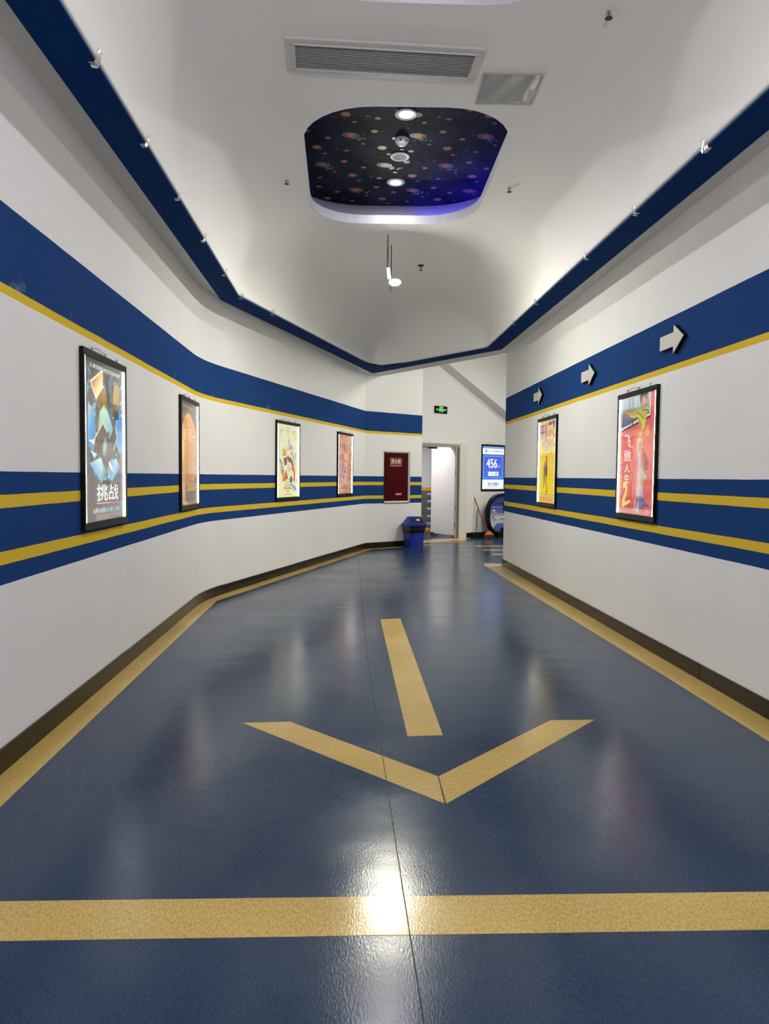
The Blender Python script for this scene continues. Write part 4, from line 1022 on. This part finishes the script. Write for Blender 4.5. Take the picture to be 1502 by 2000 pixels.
for k in range(ns):
    y = -hy_ + .058 + (Wg - .116) * (k + .5) / ns
    mb = MB(); mb.plate([(0, 0)] * 0 or [(-hx_ + .052, -.014), (hx_ - .052, -.014), (hx_ - .052, -.009), (-hx_ + .052, -.009)], y - .0024, y + .0024)
    mb.build('slat', m_slat, gr)
ht = empty('access_hatch', (0.785, 4.79, ZC), math.radians(0.5), 'square ceiling access hatch wrapped in creased silvery film', 'hatch')
fr = MB()
for x0, x1, y0, y1 in ((-.195, .195, -.185, -.170), (-.195, .195, .170, .185), (-.195, -.18, -.17, .17), (.18, .195, -.17, .17)): fr.box(x0, x1, y0, y1, -.008, 0)
fr.build('hatch_frame', m_alu, ht)
mb = MB(); gx = 14
vs = []; 
for j in range(gx):
    for i in range(gx):
        x = -.178 + .356 * i / (gx - 1); y = -.168 + .336 * j / (gx - 1); e = min(i, j, gx - 1 - i, gx - 1 - j)
        z = -.004 - (0.010 * math.exp(-((x - .135 + .12 * (y + .1)) / .022) ** 2) + .004 * math.sin(x * 21 + y * 9) ** 2 + random.uniform(0, .001)) * (1 if e else 0.2)
        vs.append((x, y, z))
mb.faces(vs, [(j * gx + i, j * gx + i + 1, (j + 1) * gx + i + 1, (j + 1) * gx + i) for j in range(gx - 1) for i in range(gx - 1)])
for f in mb.bm.faces:
    f.normal_update()
    if f.normal.z > 0: f.normal_flip()
mb.build('film_panel', m_film, ht, smooth=True, recalc=False)

def sprinkler(x, y, label):
    t = empty('sprinkler', (x, y, ZC), 0.4, label, 'sprinkler', 'ceiling sprinklers')
    smooth_angle(MB().lathe([(.040, 0), (.040, -.004), (.030, -.012), (.016, -.016), (.014, -.018)], 24).build('escutcheon', m_dark, t))
    smooth_angle(MB().lathe([(.010, -.016), (.010, -.030), (.007, -.034)], 12).build('body', m_chrome, t))
    for s in (-1, 1): MB().tube([(.008 * s, 0, -.030), (.015 * s, 0, -.044), (.004 * s, 0, -.060)], .0028, 6).build('arm', m_chrome, t)
    MB().lathe([(.0025, -.034), (.0035, -.045), (.0025, -.058)], 8).build('bulb', mat('sprinkler_bulb', (.25, .02, .02), .2), t)
    MB().lathe([(.020, -.060), (.021, -.062), (.018, -.063)], 16).build('deflector', m_dark, t)
sprinkler(-0.865, 6.20, 'pendent sprinkler left of the starry ceiling recess')
sprinkler(1.058, 6.32, 'pendent sprinkler right of the starry ceiling recess')
sprinkler(0.407, 8.70, 'pendent sprinkler beyond the recess, beside the hanging track light')
sprinkler(1.185, 3.97, 'pendent sprinkler nearest the camera, at the top of the photo')

def downlight(x, y, label):
    t = empty('downlight', (x, y, ZROOF), 0, label, 'downlight', 'round downlights in the starry ceiling recesses')
    smooth_angle(MB().lathe([(.052, -.001), (.085, -.001), (.088, -.006), (.078, -.014), (.054, -.010), (.052, -.001)], 32, caps=False).build('trim_ring', m_plastic, t))
    MB().lathe([(.053, -.001), (.053, -.006)], 28).build('lens', m_light, t)
    l = area('downlight_lamp', (x, y, ZROOF - .016), (0, 0, 0), .10, P_DOWN, COOL); return t
downlight(.135, 5.668, 'glowing round downlight nearer the front of the visible starry recess')
downlight(.075, 6.945, 'glowing round downlight at the far end of the visible starry recess')
downlight(.26, 2.25, 'round downlight in the front ceiling recess above the frame, nearer one')
downlight(.22, 3.30, 'round downlight in the front ceiling recess above the frame, farther one')
# unseen fill light added behind the camera to brighten the lower walls
area('rear_fill', (.3, -2.6, 2.1), (math.radians(80), 0, 0), .9, 135.0, COOL)
sd = empty('smoke_detector', (.113, 6.087, ZROOF), 0, 'white smoke detector on the starry panel between the downlights', 'detector')
smooth_angle(MB().lathe([(.058, 0), (.058, -.012), (.054, -.016)], 28).build('base', m_plastic, sd))
smooth_angle(MB().lathe([(.050, -.016), (.050, -.030), (.044, -.034), (.038, -.036), (.036, -.046), (.026, -.052)], 28).build('chamber', m_plastic, sd))
for k in range(6):
    a = k * math.pi / 3 + .3
    o = MB().box(-.009, .009, -.003, .003, -.030, -.020).build('vent_slot', m_black, sd); o.location = (.0495 * math.cos(a), .0495 * math.sin(a), 0); o.rotation_euler = (0, 0, a + math.pi / 2)
sk = empty('ceiling_speaker', (.102, 6.401, ZROOF), 0, 'round white ceiling speaker on the starry panel', 'speaker')
smooth_angle(MB().lathe([(.062, 0), (.082, 0), (.086, -.006), (.080, -.012), (.064, -.009), (.062, 0)], 32, caps=False).build('rim', m_plastic, sk))
smooth_angle(MB().lathe([(.063, -.001), (.063, -.006), (.04, -.009), (.001, -.010)], 28).build('mesh_cover', mat('speaker_mesh', (.42, .42, .44), .6, bump=.5, nscale=220), sk))

# planets printed on the starry panels
def planets(loop, panel, seed):
    a = Art(); rg = random.Random(seed)
    x0 = min(p[0] for p in loop); x1 = max(p[0] for p in loop); y0 = min(p[1] for p in loop); y1 = max(p[1] for p in loop)
    tile = [(.10, .12, .050, 1), (.36, .34, .040, 0), (.30, .05, .030, 0), (.05, .40, .026, 2), (.47, .17, .026, 0), (.20, .27, .020, 2), (.42, .46, .022, 2), (.53, .37, .016, 3)]
    T = .56; nx = int((x1 - x0) / T) + 2; ny = int((y1 - y0) / T) + 2
    shapes = []
    for j in range(ny):
        for i in range(nx):
            for (u, v, r, kd) in tile:
                x = x0 + i * T + u + (0.28 if j % 2 else 0); y = y0 + j * T + v
                if poly_in((x, y), loop) and all(poly_in((x + dx * 2.0 * r, y + dy * 2.0 * r), loop) for dx, dy in ((1, 0), (-1, 0), (0, 1), (0, -1))): shapes.append((x, y, r, kd))
                cx_, cy_ = x + .07, y + .07
                if kd == 1:
                    for q in range(9):
                        qx, qy = cx_ + rg.gauss(0, .05), cy_ + rg.gauss(0, .018)
                        if poly_in((qx + .06, qy + .02), loop) and poly_in((qx - .06, qy - .02), loop): a.ell(qx, qy, rg.uniform(.012, .034), rg.uniform(.004, .012), (.16, .165, .19), (.03, .033, .05), n=8, rot=rg.uniform(0, 3))
    for x, y, r, kd in shapes:
        if kd == 1:
            a.ell(x, y, r * 1.45, r * .95, (.36, .25, .20), (.12, .08, .07), n=20, rot=.25); a.ell(x, y, r * 1.15, r * .75, (.07, .05, .05), n=18, rot=.25); a.ell(x, y, r * .82, r * .82, (.42, .16, .06), (.28, .09, .035))
        elif kd == 3: a.ell(x, y, r, r, (.16, .15, .15), (.02, .02, .03), n=12); a.ell(x + r * .5, y + r * .2, r * .8, r * .8, (.015, .017, .03), n=12)
        elif kd == 2: a.ell(x, y, r, r * .8, (.32, .15, .09), (.12, .05, .04), n=14)
        else:
            a.ell(x, y, r, r * .92, (.50, .20, .08), (.25, .09, .04))
            for q in (-.35, 0, .35): a.line([(x - r * .8, y + q * r), (x + r * .8, y + q * r + .12 * r)], r * .12, (.30, .11, .05))
    me_o = a.build('planet_print', m_print, panel, 1, 1, 0, 0, 0, 0.000003)
    # the art plane is x,z: lay it under the panel
    for v in me_o.data.vertices: v.co = Vector((v.co.x, v.co.z, ZROOF - .0006 + v.co.y))
    bm = bmesh.new(); bm.from_mesh(me_o.data)
    for f in bm.faces:
        f.normal_update()
        if f.normal.z > 0: f.normal_flip()
    bm.to_mesh(me_o.data); bm.free()
planets(g2, star2, 5); planets(g1, star1, 6)

# blue LED rope on the shelf of the recess (far right corner, and a short end at the near left)
def rope(loop, i0, i1, label):
    n = len(loop); pts = [(*loop[i % n], ZLIP + .012) for i in range(i0, i1)]
    o = MB().tube(pts, .007, 6).build('led_rope', m_bluled); tag(o, label, 'led strip', 'blue led ropes in the ceiling recess')
mid2 = grow(rec2, 0.19)
rp = dense(mid2 + [mid2[0]], 0.06)
def near_i(x, y): return min(range(len(rp)), key=lambda i: (rp[i][0] - x) ** 2 + (rp[i][1] - y) ** 2)
def arc_i(a, b):
    a, b = sorted((a, b)); return (a, b) if b - a <= len(rp) - (b - a) else (b, a + len(rp))
ia, ib = arc_i(near_i(1.08, 6.55), near_i(.22, 7.5)); rope(rp, ia, ib, 'blue led rope hidden on the far right shelf of the starry recess')
ia, ib = arc_i(near_i(-.70, 5.25), near_i(-.76, 5.75)); rope(rp, ia, ib, 'blue led rope hidden on the left shelf of the starry recess')

# hanging track light
tk = empty('track_light', (0.022, 7.607, ZC), math.radians(-2.4), 'short white track with one glowing spotlight hung on two rods', 'track light')
MB().tube([(-.018, 0.03, 0), (-.018, .03, -.345)], .010, 8).build('rod', m_chrome, tk)
MB().tube([(.010, .345, 0), (.010, .345, -.345)], .005, 8).build('rod', m_dark, tk)
MB().box(-.028, .008, 0, .88, -.385, -.345, .003).build('track', m_alu, tk)
mb = MB(); mb.tube([(-.018, .03, -.345), (-.026, .05, -.2), (-.018, .03, -.01)], .003, 6); mb.build('cable', m_chrome, tk)
hdp = Vector((.052, .36, -.40))
MB().box(-.012, .012, .32, .42, -.405, -.385).build('adapter', m_plastic, tk)
ax = Vector((0.05, -0.30, -0.95)).normalized()
hb = MB().lathe([(.012, -.055), (.034, -.05), (.052, -.02), (.067, .004), (.064, .006), (.036, -.016), (.010, -.026)], 20).build('spot_head', m_plastic, tk); smooth_angle(hb)
rq = Vector((0, 0, 1)).rotation_difference(ax).to_matrix().to_4x4()
hb.matrix_local = Matrix.Translation(hdp) @ rq
ln = MB().lathe([(.004, -.020), (.034, -.014), (.050, .004), (.042, .018), (.020, .026), (.004, .028)], 20).build('bulb', m_spot, tk, smooth=True); ln.matrix_local = Matrix.Translation(hdp) @ rq

# clear tape tabs left along the edge of the tray
tabs = [(3.394, 0, 'nearest the camera on the left edge'), (4.205, 0, 'second on the left edge, over the first poster'), (5.0, 0, 'third on the left edge'), (5.88, 0, 'fourth on the left edge'), (6.86, 0, 'fifth on the left edge, just before the bend'),
        (7.75, 2, 'right at the left bend of the tray'), (8.5, 2, 'first beyond the left bend'), (4.184, 1, 'nearest on the right edge, over the large arrow'), (5.19, 1, 'second on the right edge'), (6.24, 1, 'third on the right edge'), (7.86, 1, 'fourth on the right edge'), (8.9, 1, 'farthest on the right edge')]
for y, side, lb_ in tabs:
    if side == 0: p = Vector((xi(y), y)); t = Vector((-.0525, 1)).normalized(); n = Vector((t.y, -t.x))
    elif side == 1: p = Vector((XR(y) - .45, y)); t = Vector((.0525, -1)).normalized(); n = Vector((t.y, -t.x))
    else: p = Vector((-1.60 + .285 * (y - 7.62), y)); t = Vector(seg2d).normalized(); n = Vector((t.y, -t.x))
    wdt = random.uniform(.05, .08)
    mb = MB(); rows = []
    prof = [(-.03, -.004), (-.004, -.004), (.004, .012), (.006, .028), (.009, .045), (.014 + random.uniform(0, .008), .058)]
    for k in range(5):
        q = p + t * wdt * (k / 4 - .5)
        rows.append([mb.bm.verts.new((q.x + n.x * (o + random.uniform(0, .004)), q.y + n.y * (o + random.uniform(0, .004)), ZL + z + random.uniform(-.002, .002) - .001)) for o, z in prof])
    for a, b in zip(rows, rows[1:]):
        for k in range(len(prof) - 1): mb.bm.faces.new((a[k], a[k + 1], b[k + 1], b[k]))
    o = mb.build('tape_tab', m_tape); tag(o, 'clear plastic tape tab ' + lb_, 'tape', 'clear tape tabs on the tray edge')
